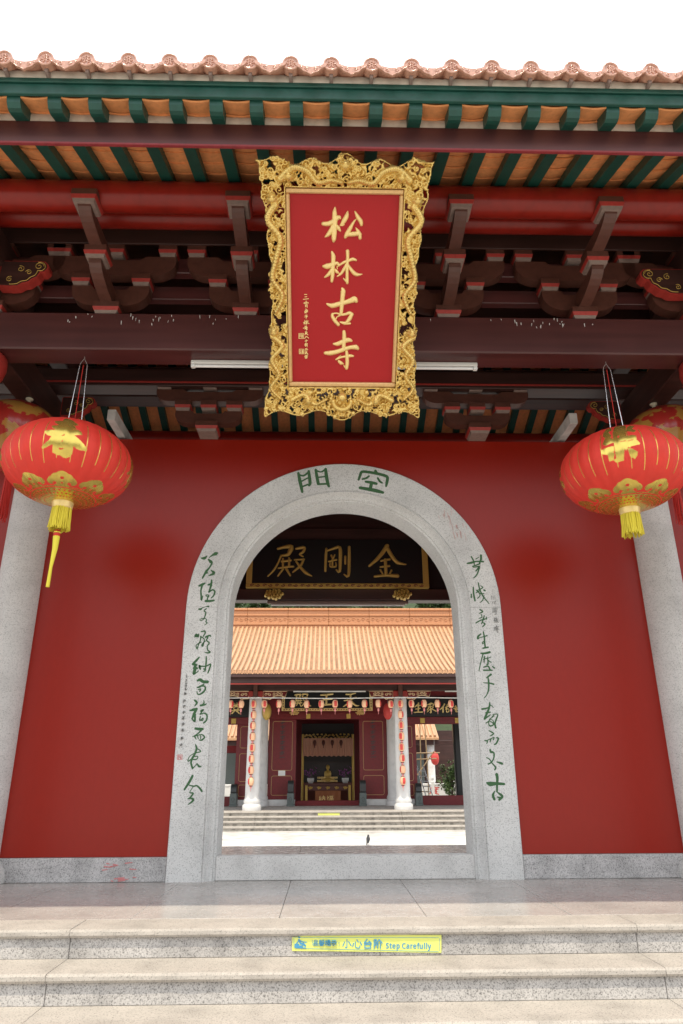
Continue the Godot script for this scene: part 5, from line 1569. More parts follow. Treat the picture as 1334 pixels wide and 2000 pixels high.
func framed_panel(parent: Node3D, called: String, lo: Vector3, hi: Vector3, insets: Array) -> MeshInstance3D:
	var p := block(parent, called, lo, hi, M.door, 0.01)
	var mid := (lo + hi) / 2
	for q in insets:   # gold line round a sunken field: [y0, y1]
		var x0 := lo.x + 0.18 - mid.x
		var x1 := hi.x - 0.18 - mid.x
		var z := (hi.z - lo.z) / 2 + 0.004
		var b := MB.new()
		var y0: float = q[0] - mid.y
		var y1: float = q[1] - mid.y
		var c := 0.07
		b.tube([Vector3(x0, y0 + c, z), Vector3(x0, y1 - c, z), Vector3(x0 + c * 0.3, y1 - c * 0.3, z), Vector3(x0 + c, y1, z), Vector3(x1 - c, y1, z), Vector3(x1 - c * 0.3, y1 - c * 0.3, z), Vector3(x1, y1 - c, z), Vector3(x1, y0 + c, z), Vector3(x1 - c * 0.3, y0 + c * 0.3, z), Vector3(x1 - c, y0, z), Vector3(x0 + c, y0, z), Vector3(x0 + c * 0.3, y0 + c * 0.3, z), Vector3(x0, y0 + c, z)], 0.013, 5)
		part(p, "gold_line", b.done(), M.door_trim)
	return p


func build_far_hall() -> void:
	var h := thing("main_hall", "temple hall with orange tiled roof, white columns and dark red doors across the courtyard", "temple hall", Vector3(0, FY, FC))
	var O := Vector3(0, -FY, -FC)   # world to local
	var B := func(called: String, lo: Vector3, hi: Vector3, m: Material, c := 0.01) -> MeshInstance3D:
		return block(h, called, lo + O, hi + O, m, c)
	# platform and its steps
	B.call("platform", Vector3(-14, -1.31, -34.0), Vector3(14, FY, -22.9), M.tread)
	for i in 4:
		for k in 5:
			var x0 := -14.0 + 5.6 * k
			var y := FY - 0.1575 * i
			var z := -22.9 + 0.325 * i
			var s := part(h, "step_stone", step_slab(Vector3(x0 + 0.004, y - 0.06, z - 0.05), Vector3(x0 + 5.596, y + 0.002, z + 0.325 + 0.03), 200 + i * 5 + k), M.tread, O)
			s.name = "step_stone"
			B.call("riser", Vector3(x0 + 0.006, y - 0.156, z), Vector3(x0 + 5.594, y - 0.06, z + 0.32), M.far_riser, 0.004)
	# white columns in front and against the wall
	var c := MB.new()
	c.lathe([Vector2(0.37, 0.0), Vector2(0.38, 0.1), Vector2(0.37, 0.2), Vector2(0.32, 0.235), Vector2(0.32, 0.235), Vector2(0.32, 0.27), Vector2(0.345, 0.33), Vector2(0.32, 0.40), Vector2(0.30, 0.43), Vector2(0.285, 0.5), Vector2(0.28, 1.6), Vector2(0.262, 4.36)], 32)
	var cm := c.done()
	for x in [-9.1, -3.07, 3.0, 9.1]:
		part(h, "porch_column", cm, M.lime, Vector3(x, FY + 0.001, FC) + O)
		part(h, "wall_column", cm, M.lime, Vector3(x, FY + 0.001, FW + 0.1) + O)
	# beams under the eave
	B.call("eave_beam", Vector3(-13, 4.25, -21.9), Vector3(13, 4.58, -21.75), M.dark_beam)
	B.call("red_fillet", Vector3(-13, 4.21, -21.9), Vector3(13, 4.248, -21.74), M.red_trim, 0.003)
	B.call("porch_beam", Vector3(-13, 4.13, FC - 0.14), Vector3(13, 4.45, FC + 0.14), M.dark_beam, 0.03)
	B.call("porch_beam", Vector3(-13, 4.46, FC - 0.1), Vector3(13, 4.85, FC + 0.1), M.dark_beam, 0.02)
	B.call("upper_wall", Vector3(-13, 3.56, FW - 0.2), Vector3(13, 6.3, FW - 0.02), M.door)
	for x in [-9.1, -3.07, 3.0, 9.1]:
		B.call("post_bracket", Vector3(x - 0.09, 3.86, FC + 0.15), Vector3(x + 0.09, 4.55, FC + 0.33), M.bracket, 0.02)
		B.call("red_cap", Vector3(x - 0.3, 3.88, FC - 0.3), Vector3(x + 0.3, 4.128, FC + 0.2), M.red_trim, 0.03)
		B.call("cross_beam", Vector3(x - 0.12, 4.0, FW), Vector3(x + 0.12, 4.35, FC - 0.15), M.dark_beam)
	# pierced corner pieces beside the columns
	for x in [-3.07, 3.0]:
		for s in [-1.0, 1.0]:
			var holder := Node3D.new()
			holder.name = "corner_piece"
			h.add_child(holder, true)
			holder.transform = Transform3D(Basis.from_scale(Vector3(s, 1, 1)), Vector3(x + s * 0.30, 3.82, FC + 0.02) + O)
			var b := MB.new()
			b.prism(poly([0, 0, 0, 0.3, 1.02, 0.3, 0.92, 0.06, 0.80, 0.11, 0.66, 0.13, 0.5, 0.11, 0.36, 0.03, 0.3, -0.03, 0.2, 0.0]), -0.02, 0.02)
			part(holder, "plate", b.done(), M.door)
			b = MB.new()
			b.tube([Vector3(0, 0, 0.03), Vector3(0, 0.3, 0.03), Vector3(1.02, 0.3, 0.03), Vector3(0.92, 0.06, 0.03), Vector3(0.80, 0.11, 0.03), Vector3(0.66, 0.13, 0.03), Vector3(0.5, 0.11, 0.03), Vector3(0.36, 0.03, 0.03), Vector3(0.3, -0.03, 0.03), Vector3(0.2, 0.0, 0.03), Vector3(0, 0, 0.03)], 0.024, 5)
			for k in 5:
				var pth := []
				for t in 12:
					var a := t / 11.0 * 6.5 + k * 2.0
					pth.append(Vector3(0.12 + 0.165 * k + cos(a) * 0.075 * (1 - t / 14.0), 0.2 - 0.03 * (1 if k < 2 else 0) + sin(a) * 0.06 * (1 - t / 14.0), 0.025))
				b.tube(pth, 0.021, 5)
			part(holder, "scrollwork", b.done(), M.cream)
	# door wall of the middle bay
	B.call("lintel", Vector3(-2.8, 3.27, FW - 0.12), Vector3(2.76, 3.56, FW + 0.02), M.door)
	for s in [-1.0, 1.0]:
		var x0 := -2.78 if s < 0 else 1.45
		var x1 := -1.5 if s < 0 else 2.74
		var p := framed_panel(h, "door_panel", Vector3(x0, -0.22, FW - 0.1) + O, Vector3(x1, 3.269, FW) + O, [[1.02 - FY, 3.18 - FY], [-0.04 - FY, 0.78 - FY]])
		var lines := []
		for k in 9:   # dim brushed couplet down the panel
			var y := (1.9 - 0.23 * k) * 1000.0 - 300.0
			lines.append([-110, y, 40, 110, y + 18, 40])
			lines.append([-90, y - 70, 34, 80, y - 60, 34])
			lines.append([0, y + 50, 36, -10, y - 120, 36])
			if k % 2 == 0:
				lines.append([-20, y - 60, 26, -110, y - 130, 18])
		glyph(p, "painted_couplet", lines.slice(0, 26), M.stone_dark, Transform3D(Basis(), Vector3(0, 0.06, 0.05)), 0.002, true)
		B.call("plinth", Vector3(x0, FY + 0.002, FW - 0.12), Vector3(x1, -0.223, FW + 0.02), M.lime)
		B.call("gold_stud", Vector3(s * 0.95 - 0.1, 3.30, FW + 0.021), Vector3(s * 0.95 + 0.1, 3.52, FW + 0.05), M.gold_paint)
	B.call("door_sill", Vector3(-1.498, FY + 0.002, FW - 0.1), Vector3(1.448, -0.27, FW + 0.06), M.door)
	# side bays: black boards with gold characters, a leaf, an open doorway
	for s in [-1.0, 1.0]:
		var a := -8.7 if s < 0 else 3.32
		var b := -3.4 if s < 0 else 8.7
		var board: MeshInstance3D = B.call("name_board", Vector3(a, 3.37, FW - 0.03), Vector3(b, 4.28, FW + 0.15), M.black)
		for it in GLYPHS.sidec:
			if (it[0] == "still_character") == (s < 0):
				glyph(board, "character", it[1], M.gold_leaf, Transform3D(Basis(), Vector3(0, 3.6, FW + 0.15) + O - board.position), 0.03)
		B.call("lintel", Vector3(a, 3.04, FW - 0.12), Vector3(b, 3.368, FW + 0.02), M.door)
		for q in [4.45, 6.1, 7.7]:
			B.call("gold_stud", Vector3(s * q - 0.11, 3.08, FW + 0.021), Vector3(s * q + 0.11, 3.32, FW + 0.05), M.gold_paint)
		var l0 := -4.28 if s < 0 else 3.35
		var l1 := -3.4 if s < 0 else 4.1
		framed_panel(h, "door_panel", Vector3(l0, -0.22, FW - 0.1) + O, Vector3(l1, 3.038, FW) + O, [[2.0 - FY, 2.95 - FY], [0.55 - FY, 1.75 - FY], [-0.08 - FY, 0.4 - FY]])
		B.call("plinth", Vector3(l0, FY + 0.002, FW - 0.12), Vector3(l1, -0.223, FW + 0.02), M.lime)
		B.call("door_sill", Vector3(-8.7 if s < 0 else l1 + 0.002, FY + 0.002, FW - 0.1), Vector3(l0 - 0.002 if s < 0 else 8.7, -0.08, FW + 0.06), M.door)
		B.call("inner_column", Vector3(s * 6.75 - 0.2, FY + 0.001, -31.6), Vector3(s * 6.75 + 0.2, 5.2, -31.2), M.stone_dark, 0.08)
		B.call("end_wall", Vector3(s * 12.9 - 0.15, FY + 0.001, -33.8), Vector3(s * 12.9 + 0.15, 6.2, FW - 0.2), M.lime)
	B.call("rear_wall", Vector3(-2.2, FY + 0.001, -33.9), Vector3(2.2, 5.4, -33.7), M.door)
	B.call("ceiling", Vector3(-13, 5.3, -34.0), Vector3(13, 5.4, FW - 0.21), M.dark_beam)
	# roof: sheet, troughs with lapped tiles, covering rows with round ends, the ridge
	var run := Vector2(-21.5, -27.3)
	var d := MB.new()
	var pr := PackedVector2Array()
	for i in 11:
		pr.append(Vector2(lerpf(run.x, run.y, i / 10.0), far_roof_y(i / 10.0) - 0.05))
	pr.append(Vector2(-34.6, 4.6))
	pr.append(Vector2(-34.6, 4.5))
	for i in 11:
		pr.append(Vector2(lerpf(run.y, run.x, i / 10.0), far_roof_y(1.0 - i / 10.0) - 0.2))
	d.prism(pr, -13.4, 13.4, Transform3D(YZ, O))
	part(h, "roof_deck", d.done(), M.dark_beam)
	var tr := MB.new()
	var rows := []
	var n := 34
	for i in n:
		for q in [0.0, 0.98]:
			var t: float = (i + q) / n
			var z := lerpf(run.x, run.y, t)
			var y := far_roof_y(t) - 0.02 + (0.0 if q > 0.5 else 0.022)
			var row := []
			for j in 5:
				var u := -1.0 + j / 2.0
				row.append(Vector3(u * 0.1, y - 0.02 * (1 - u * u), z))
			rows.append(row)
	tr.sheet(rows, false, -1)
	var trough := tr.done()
	var cv := MB.new()
	rows = []
	for i in 19:
		for q in [0.0, 0.97]:
			var t: float = (i + q) / 19.0
			var z := lerpf(run.x, run.y, t)
			var y := far_roof_y(t) + 0.01
			var rr := 0.064 if q < 0.5 else 0.057
			var row := []
			for j in 9:
				var an := PI * j / 8.0
				row.append(Vector3(cos(an) * rr, y + sin(an) * rr, z))
			rows.append(row)
	cv.sheet(rows, false, 1)
	var cover := cv.done()
	var en := MB.new()
	en.lathe([Vector2(0.08, -0.04), Vector2(0.083, 0.012), Vector2(0.07, 0.02), Vector2(0.06, 0.01), Vector2(0.0, 0.008)], 14)
	var end := en.done()
	var dr := MB.new()
	dr.prism(poly([-0.1, 0.02, -0.06, -0.035, 0, -0.075, 0.06, -0.035, 0.1, 0.02, 0.05, -0.005, 0, -0.015, -0.05, -0.005]), -0.01, 0.01)
	var drip := dr.done()
	for k in range(-36, 37):
		var x := 0.21 * k
		var r := part(h, "cover_tile_row", cover, M.far_row, Vector3(x, 0, 0) + O)
		part(r, "tile_end", end, M.far_row, Vector3(0, far_roof_y(0) + 0.008, run.x + 0.012), Basis(Vector3.RIGHT, PI / 2))
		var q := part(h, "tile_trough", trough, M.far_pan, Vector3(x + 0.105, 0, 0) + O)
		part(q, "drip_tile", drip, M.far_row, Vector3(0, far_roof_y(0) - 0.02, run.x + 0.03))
	for q in [[7.48, 7.70, 0.20], [7.70, 7.82, 0.26], [7.82, 8.15, 0.2], [8.15, 8.24, 0.25], [8.24, 8.42, 0.2], [8.42, 8.54, 0.27]]:
		for k in 8:   # courses of ridge stones
			B.call("ridge_block", Vector3(-8.0 + 2.0 * k + 0.004, q[0], -27.45 - q[2]), Vector3(-6.0 + 2.0 * k - 0.004, q[1] - 0.003, -27.45 + q[2]), M.ridge, 0.015)
	var rl := MB.new()
	for k in 66:
		var pth := []
		for t in 12:
			var a := t / 11.0 * 7.0 * (1.0 if k % 2 == 0 else -1.0)
			pth.append(Vector3(-7.9 + 0.24 * k + cos(a) * 0.10 * (1 - t / 13.0), 7.985 + sin(a) * 0.10 * (1 - t / 13.0), -27.24))
		rl.tube(pth, 0.018, 5)
	var rel := part(h, "ridge_relief", rl.done(), M.ridge, O)
	rel.set_meta("kind", "stuff")


# ---------------------------------------------------------------- things at the far hall

func small_lantern_mesh() -> Array:
	var b := MB.new()
	var pf := []
	for k in 11:
		var t := k / 10.0
		pf.append(Vector2(0.062 + 0.045 * pow(sin(t * PI), 0.6), 0.15 - 0.30 * t))
	b.lathe(pf, 20)
	var body := b.done()
	b = MB.new()
	var pr := []
	for k in 9:
		var t := 0.12 + 0.76 * k / 8.0
		pr.append(Vector2(0.0635 + 0.045 * pow(sin(t * PI), 0.6) + 0.002, 0.15 - 0.30 * t))
	b.lathe(pr, 8, Vector3.ZERO, -0.5, 0.5)
	var mark := b.done()
	b = MB.new()
	b.lathe([Vector2(0.0, 0.175), Vector2(0.06, 0.175), Vector2(0.064, 0.15), Vector2(0.06, 0.148)], 16)
	b.lathe([Vector2(0.06, -0.148), Vector2(0.064, -0.152), Vector2(0.06, -0.178), Vector2(0.0, -0.178)], 16)
	b.tube([Vector3(0, 0.17, 0), Vector3(0, 0.24, 0)], 0.006, 5)
	var caps := b.done()
	b = MB.new()
	b.tube([Vector3(0, -0.178, 0), Vector3(0, -0.2, 0), Vector3(0, -0.3, 0)], [0.02, 0.034, 0.034], 8)
	b.tube([Vector3(0, -0.3, 0), Vector3(0, -0.42, 0)], 0.008, 5)
	return [body, mark, caps, b.done()]


func hang_small(ms: Array, at: Vector3, turn: float, label: String, group: String, short := false) -> void:
	var o := thing("small_lantern", label, "lantern", at, group)
	o.rotation.y = turn
	o.scale = Vector3(1.12, 1.0, 1.12)
	part(o, "shade", ms[0], M.small_lantern)
	part(o, "printed_patch", ms[1], M.small_red)
	part(o, "caps", ms[2], M.door)
	var t := part(o, "tassel", ms[3], M.pink)
	if short:
		t.scale = Vector3(1, 0.85, 1)


func build_far_things() -> void:
	var ms := small_lantern_mesh()
	var px := [-4.05, -3.62, -2.67, -2.07, -1.51, -0.92, -0.32, 0.25, 0.85, 1.47, 2.04, 2.56, 3.42, 3.94, 4.5, 5.06, 5.6]
	for i in px.size():
		var x: float = px[i]
		hang_small(ms, Vector3(x, 3.56 + rng.randf_range(-0.015, 0.015), -23.05), rng.randf_range(-1.3, 1.3), "small orange lantern with a pink tassel in the row on the white wire", "small lanterns in a row on the wire")
	for c in [[-3.10, "long orange lantern string"], [2.96, "orange lantern string"]]:
		for k in 8:
			var drop := 3.56 - 0.425 * k
			hang_small(ms, Vector3(c[0] + rng.randf_range(-0.012, 0.012), drop, -23.06), rng.randf_range(-1.3, 1.3), "%s small orange lantern on the column %s" % [["topmost", "second", "third", "fourth", "fifth", "sixth", "seventh", "lowest"][k], "next to the white notice" if c[0] < 0 else "next to the scaffold doorway"], "small lanterns strung down the %s column" % ("first" if c[0] < 0 else "second"), true)
	var b := MB.new()
	var line := []
	for k in 41:
		var x := -9.1 + 18.2 * k / 40.0
		line.append(Vector3(x, -0.03 * pow(cos(x * 0.5), 2.0), 0))
	b.tube(line, 0.022, 6)
	var w := thing("lantern_wire", "white wire carrying the row of small lanterns across the porch", "wire", Vector3(0, 3.815, -23.05))
	part(w, "cable", b.done(), M.white)
	for x in [-3.10, 2.96]:
		b = MB.new()
		b.tube([Vector3(0, 3.8, 0), Vector3(0, 0.2, 0)], 0.006, 5)
		var cord := thing("hanging_cord", "thin cord of the lanterns on the column %s" % ("beside the white notice" if x < 0 else "beside the scaffolding"), "cord", Vector3(x, 0, -23.06))
		part(cord, "cord", b.done(), M.wire)
	# name board over the doors
	var p := thing("hall_plaque", "black board with three gold characters and gilt border over the altar doorway", "plaque", Vector3(-0.06, 3.75, FW + 0.3))
	block(p, "panel", Vector3(-2.05, -0.02, -0.05), Vector3(2.05, 0.9, 0.0), M.black, 0.004)
	for it in GLYPHS.hallc:
		glyph(p, "character", it[1], M.gold_leaf, Transform3D(Basis(), Vector3(0.06, 0, 0)), 0.04)
	for q in [[Vector3(-2.14, -0.12, -0.04), Vector3(2.14, 0.0, 0.03)], [Vector3(-2.14, 0.001, -0.04), Vector3(-2.0, 0.9, 0.03)], [Vector3(2.0, 0.001, -0.04), Vector3(2.14, 0.9, 0.03)]]:
		block(p, "border", q[0], q[1], M.gold_leaf, 0.01)
	b = MB.new()
	for k in 34:
		b.cham(Vector3(-2.05 + 0.122 * k, -0.09 + 0.02 * (k % 2), 0.031), Vector3(-1.98 + 0.122 * k, -0.05 + 0.02 * (k % 2), 0.036), 0.001)
	for k in 7:
		for x in [-2.09, 2.05]:
			b.cham(Vector3(x, 0.05 + 0.12 * k, 0.031), Vector3(x + 0.04, 0.12 + 0.12 * k, 0.036), 0.001)
	part(p, "dark_inlay", b.done(), M.door)
	for x in [-1.55, 1.55]:
		b = MB.new()
		for k in 22:
			var a := k * 2.4
			var r := 0.02 * sqrt(k)
			b.tube([Vector3(x + cos(a) * r * 2.2, -0.21 + sin(a) * r, -0.03), Vector3(x + cos(a) * r * 2.3, -0.21 + sin(a) * r, 0.03 + 0.015 * (k % 3))], [0.04, 0.02], 6)
		part(p, "gilt_foot", b.done(), M.gold_leaf)
	for q in [[-1.5, 1.55, "long white tube light above the three character board"], [4.9, 7.2, "white tube light above the board beside the scaffolding"]]:
		var t := thing("porch_tube_light", q[2], "tube light", Vector3(q[0], 4.128, FC + 0.1))
		block(t, "housing", Vector3(0, -0.05, -0.04), Vector3(q[1] - q[0], 0.0, 0.04), M.white, 0.006)
	for x in [-2.72, 2.6]:
		var t := thing("oval_lantern", "dark %s oval lantern half hidden behind a white porch column" % ("gold" if x < 0 else "red"), "lantern", Vector3(x, 3.42, -25.0))
		part(t, "shade", lantern_body(0.2, 0.36, 16, 0.03), M.gold_paint if x < 0 else M.small_red)
		b = MB.new()
		b.tube([Vector3(0, 0.35, 0), Vector3(0, 0.9, 0)], 0.008, 5)
		part(t, "cord", b.done(), M.wire)
	# drum stones beside the doorways
	for q in [[-1.69, 1.06, "white notice side of the altar doorway"], [1.56, 1.06, "pale column side of the altar doorway"], [-4.24, 0.92, "side doorway with a balustrade beyond"], [4.08, 0.92, "side doorway with a ladder beyond"]]:
		var s := thing("drum_stone", "dark stone door drum at the " + q[2], "door stone", Vector3(q[0], FY, FW + 0.35), "drum stones beside the doorways")
		b = MB.new()
		b.cham(Vector3(-0.17, 0.0, -0.3), Vector3(0.17, 0.1, 0.3), 0.02)
		b.cham(Vector3(-0.15, 0.1, -0.27), Vector3(0.15, 0.55, 0.27), 0.015)
		part(s, "pedestal", b.done(), M.stone_mid)
		b = MB.new()
		b.tube([Vector3(0, 0.38, 0.272), Vector3(0.07, 0.32, 0.272), Vector3(0, 0.16, 0.272), Vector3(-0.07, 0.32, 0.272), Vector3(0, 0.38, 0.272)], 0.008, 5)
		part(s, "lozenge", b.done(), M.stone_dark)
		b = MB.new()
		var hh: float = q[1]
		var pf := PackedVector2Array([Vector2(-0.25, 0.56), Vector2(0.25, 0.56), Vector2(0.27, 0.62)])
		for k in 15:
			var a := PI * k / 14.0
			pf.append(Vector2(0.25 * cos(a), hh - 0.23 + 0.25 * sin(a)))
		pf.append(Vector2(-0.27, 0.62))
		b.prism(pf, -0.13, 0.13, Transform3D(YZ, Vector3.ZERO))
		part(s, "drum", b.done(), M.stone_dark)
	var nt := thing("paper_notice", "small white notice on the dark red door panel", "notice", Vector3(-2.14, 0.9, FW + 0.004))
	block(nt, "sheet", Vector3(-0.16, -0.13, 0.0), Vector3(0.16, 0.13, 0.006), M.white, 0.001)
	for q in [[0.0, "middle"], [5.75, "scaffolding side"]]:
		var st := thing("step_sticker", "faded yellow sticker on the top step of the hall, %s" % q[1], "sign", Vector3(q[0], FY - 0.11, -22.9 + 0.322))
		block(st, "sheet", Vector3(-0.42, -0.04, 0.0), Vector3(0.42, 0.04, 0.004), M.sign, 0.0)
	build_altar()


func build_altar() -> void:
	var z := -30.0
	var t := thing("altar_table", "dark red carved altar table inside the hall doorway", "table", Vector3(0, FY, z))
	block(t, "top", Vector3(-1.15, 0.84, -0.45), Vector3(1.15, 0.92, 0.4), M.altar_wood, 0.01)
	block(t, "apron", Vector3(-1.1, 0.60, 0.28), Vector3(1.1, 0.839, 0.33), M.altar_wood, 0.006)
	for x in [-0.85, -0.43, 0.0, 0.43, 0.85]:
		var b := MB.new()
		for k in 10:
			var a := k * 2.4
			b.tube([Vector3(cos(a) * 0.03 * sqrt(k), sin(a) * 0.02 * sqrt(k), 0), Vector3(cos(a) * 0.03 * sqrt(k), sin(a) * 0.02 * sqrt(k), 0.02)], [0.03, 0.012], 6)
		part(t, "gilt_carving", b.done(), M.gold_paint, Vector3(x, 0.72, 0.331))
	for x in [-1.05, 1.05]:
		for q in [-0.38, 0.3]:
			block(t, "leg", Vector3(x - 0.06, 0.0, q - 0.06), Vector3(x + 0.06, 0.839, q + 0.06), M.gold_paint if q > 0 else M.altar_wood, 0.012)
	var c := thing("altar_cloth", "brown altar cloth with two gold characters hanging on the table front", "cloth", Vector3(0, 0, z + 0.36))
	var rows := []
	for k in 33:
		var x := -0.62 + 1.24 * k / 32.0
		var f := 0.012 * sin(x * 24.0)
		rows.append([Vector3(x, FY + 0.02, f + 0.02), Vector3(x, FY + 0.4, f), Vector3(x, FY + 0.59, 0.0)])
	var b := MB.new()
	b.sheet(rows, false, 1)
	part(c, "cloth", b.done(), M.altar_cloth)
	for it in GLYPHS.cloth:
		glyph(c, "character", it[1], M.gold_leaf, Transform3D(Basis(), Vector3(0, 0, 0.025)), 0.004, true)
	for x in [-0.85, 0.85]:
		var v := thing("flower_pot", "white pot of purple flowers on the altar table, %s side" % ("notice" if x < 0 else "pale column"), "flower pot", Vector3(x, FY + 0.921, z + 0.1), "flower pots on the altar")
		b = MB.new()
		b.lathe([Vector2(0.0, 0.0), Vector2(0.11, 0.0), Vector2(0.16, 0.12), Vector2(0.17, 0.24), Vector2(0.15, 0.245), Vector2(0.0, 0.22)], 20)
		part(v, "pot", b.done(), M.pot)
		b = MB.new()
		var r := RandomNumberGenerator.new()
		r.seed = 3
		for k in 70:
			var q := Vector3(r.randfn(0, 0.15), 0.5 + r.randfn(0, 0.1), r.randfn(0, 0.12))
			var u := Vector3(r.randf() - 0.5, r.randf() - 0.5, r.randf() - 0.5).normalized() * 0.05
			var w := u.cross(Vector3(0.3, 1, 0.2)).normalized() * 0.04
			b.quad(q - u, q + w, q + u, q - w)
		part(v, "blossom", b.done(), M.flower)
		b = MB.new()
		for k in 5:
			b.tube([Vector3(0.01 * k, 0.22, 0), Vector3(0.05 * (k - 2), 0.5, 0.02 * k)], 0.006, 5)
		part(v, "stems", b.done(), M.leaf)
	var s := thing("shrine", "gilt shrine with a seated figure and offerings behind the altar table", "shrine", Vector3(0, FY, z - 1.6))
	for x in [-1.3, 1.3]:
		block(s, "post", Vector3(x - 0.06, 0.0, 0.0), Vector3(x + 0.06, 3.3, 0.12), M.gold_paint, 0.02)
	block(s, "back", Vector3(-1.4, 0.0, -0.9), Vector3(1.4, 3.9, -0.8), M.black, 0.01)
	block(s, "base", Vector3(-1.25, 0.0, -0.7), Vector3(1.25, 0.95, 0.1), M.altar_wood, 0.02)
	b = MB.new()
	for k in 60:
		var a := k * 2.4
		var x := -1.2 + 2.4 * fposmod(k * 0.618, 1.0)
		b.tube([Vector3(x, 3.2 + 0.1 * sin(a * 3.7), 0.02), Vector3(x + 0.02, 3.2 + 0.1 * sin(a * 3.7), 0.13)], [0.05, 0.02], 6)
	part(s, "carved_canopy", b.done(), M.gold_paint)
	b = MB.new()   # seated figure: lap, trunk, head
	b.lathe([Vector2(0.0, 0.95), Vector2(0.5, 0.96), Vector2(0.52, 1.08), Vector2(0.38, 1.2), Vector2(0.25, 1.3), Vector2(0.27, 1.5), Vector2(0.22, 1.66), Vector2(0.08, 1.72), Vector2(0.075, 1.78), Vector2(0.13, 1.86), Vector2(0.14, 1.96), Vector2(0.10, 2.06), Vector2(0.0, 2.12)], 24, Vector3.ZERO)
	part(s, "seated_figure", b.done(), M.gold_paint, Vector3(0, 0.32, -0.3), Basis.from_scale(Vector3.ONE * 0.7))
	b = MB.new()
	for k in 26:
		b.lathe([Vector2(0.03, 0.0), Vector2(0.045, 0.07), Vector2(0.02, 0.1), Vector2(0.0, 0.12)], 8, Vector3(-0.5 + 0.08 * (k % 13), 0.96 + 0.16 * (k / 13), 0.0 - 0.1 * (k / 13)))
	part(s, "offering_cups", b.done(), M.gold_leaf)
	var va := thing("valance", "striped pink and gold silk valance across the altar", "valance", Vector3(0, 1.72, z - 0.9))
	rows = []
	for k in 121:
		var x := -1.28 + 2.56 * k / 120.0
		var f := 0.03 * sin(x * 52.0)
		rows.append([Vector3(x, 0.02 * sin(x * 26.0) - 0.01, f), Vector3(x, 0.45, f * 0.8), Vector3(x, 0.86, f * 0.4)])
	b = MB.new()
	b.sheet(rows, false, 1)
	part(va, "silk", b.done(), M.valance)
	for k in 4:
		b = MB.new()
		b.lathe([Vector2(0.0, 0.16), Vector2(0.07, 0.12), Vector2(0.09, 0.02), Vector2(0.06, -0.08), Vector2(0.025, -0.14), Vector2(0.02, -0.24), Vector2(0.0, -0.25)], 12)
		part(va, "pendant", b.done(), M.altar_wood, Vector3(-0.68 + 0.45 * k, 0.62, 0.08))


func leaf_cloud(n: int, size: Vector3, leaf: float, sd: int) -> ArrayMesh:
	var r := RandomNumberGenerator.new()
	r.seed = sd
	var st := SurfaceTool.new()
	st.begin(Mesh.PRIMITIVE_TRIANGLES)
	st.set_smooth_group(-1)
	var clumps := []
	for k in 26:
		var v := Vector3(r.randfn(0, 1), r.randfn(0, 1), r.randfn(0, 1)).normalized() * pow(r.randf(), 0.4)
		clumps.append([v * size * 0.8, r.randf_range(0.22, 0.42), r.randf_range(0.75, 1.2)])
	for k in n:
		var c: Array = clumps[r.randi() % clumps.size()]
		var v := Vector3(r.randfn(0, 1), r.randfn(0, 1), r.randfn(0, 1)).normalized() * pow(r.randf(), 0.35)
		var p: Vector3 = c[0] + v * size * c[1]
		var d := Vector3(r.randfn(0, 1), r.randfn(0, 0.6) - 0.25, r.randfn(0, 1)).normalized()
		var w := d.cross(Vector3(r.randf() - 0.5, 1.0, r.randf() - 0.5)).normalized()
		var l := leaf * r.randf_range(0.7, 1.3)
		var t: float = c[2] * r.randf_range(0.8, 1.2)
		st.set_color(Color(t, t * r.randf_range(0.95, 1.05), t * 0.9))
		var a := p
		var b := p + d * l * 0.5 + w * l * 0.28
		var e := p + d * l
		var f := p + d * l * 0.5 - w * l * 0.28
		for q in [a, b, e, a, e, f]:
			st.add_vertex(q)
	st.generate_normals()
	return st.commit()


func tree(called: String, label: String, group: String, at: Vector3, tall: float, crown: Mesh, spread: Vector3) -> void:
	var o := thing(called, label, "tree", at, group)
	var b := MB.new()
	var path := [Vector3(0, -0.6, 0), Vector3(0.05 * tall * 0.2, tall * 0.25, 0.02), Vector3(0.0, tall * 0.55, 0.05), Vector3(0.06, tall * 0.85, 0.0)]
	b.tube(path, [tall * 0.035, tall * 0.028, tall * 0.02, tall * 0.006], 9)
	for k in 7:
		var a := k * 2.4
		var y := tall * (0.38 + 0.06 * k)
		b.tube([Vector3(0, y, 0), Vector3(cos(a) * spread.x * 0.35, y + spread.y * 0.25, sin(a) * spread.z * 0.35), Vector3(cos(a) * spread.x * 0.7, y + spread.y * 0.45, sin(a) * spread.z * 0.7)], [tall * 0.013, tall * 0.009, tall * 0.003], 6)
	part(o, "trunk", b.done(), M.bark)
	part(o, "crown", crown, M.leaf, Vector3(0, tall - spread.y * 0.9, 0), Basis(Vector3.UP, at.x * 1.7))


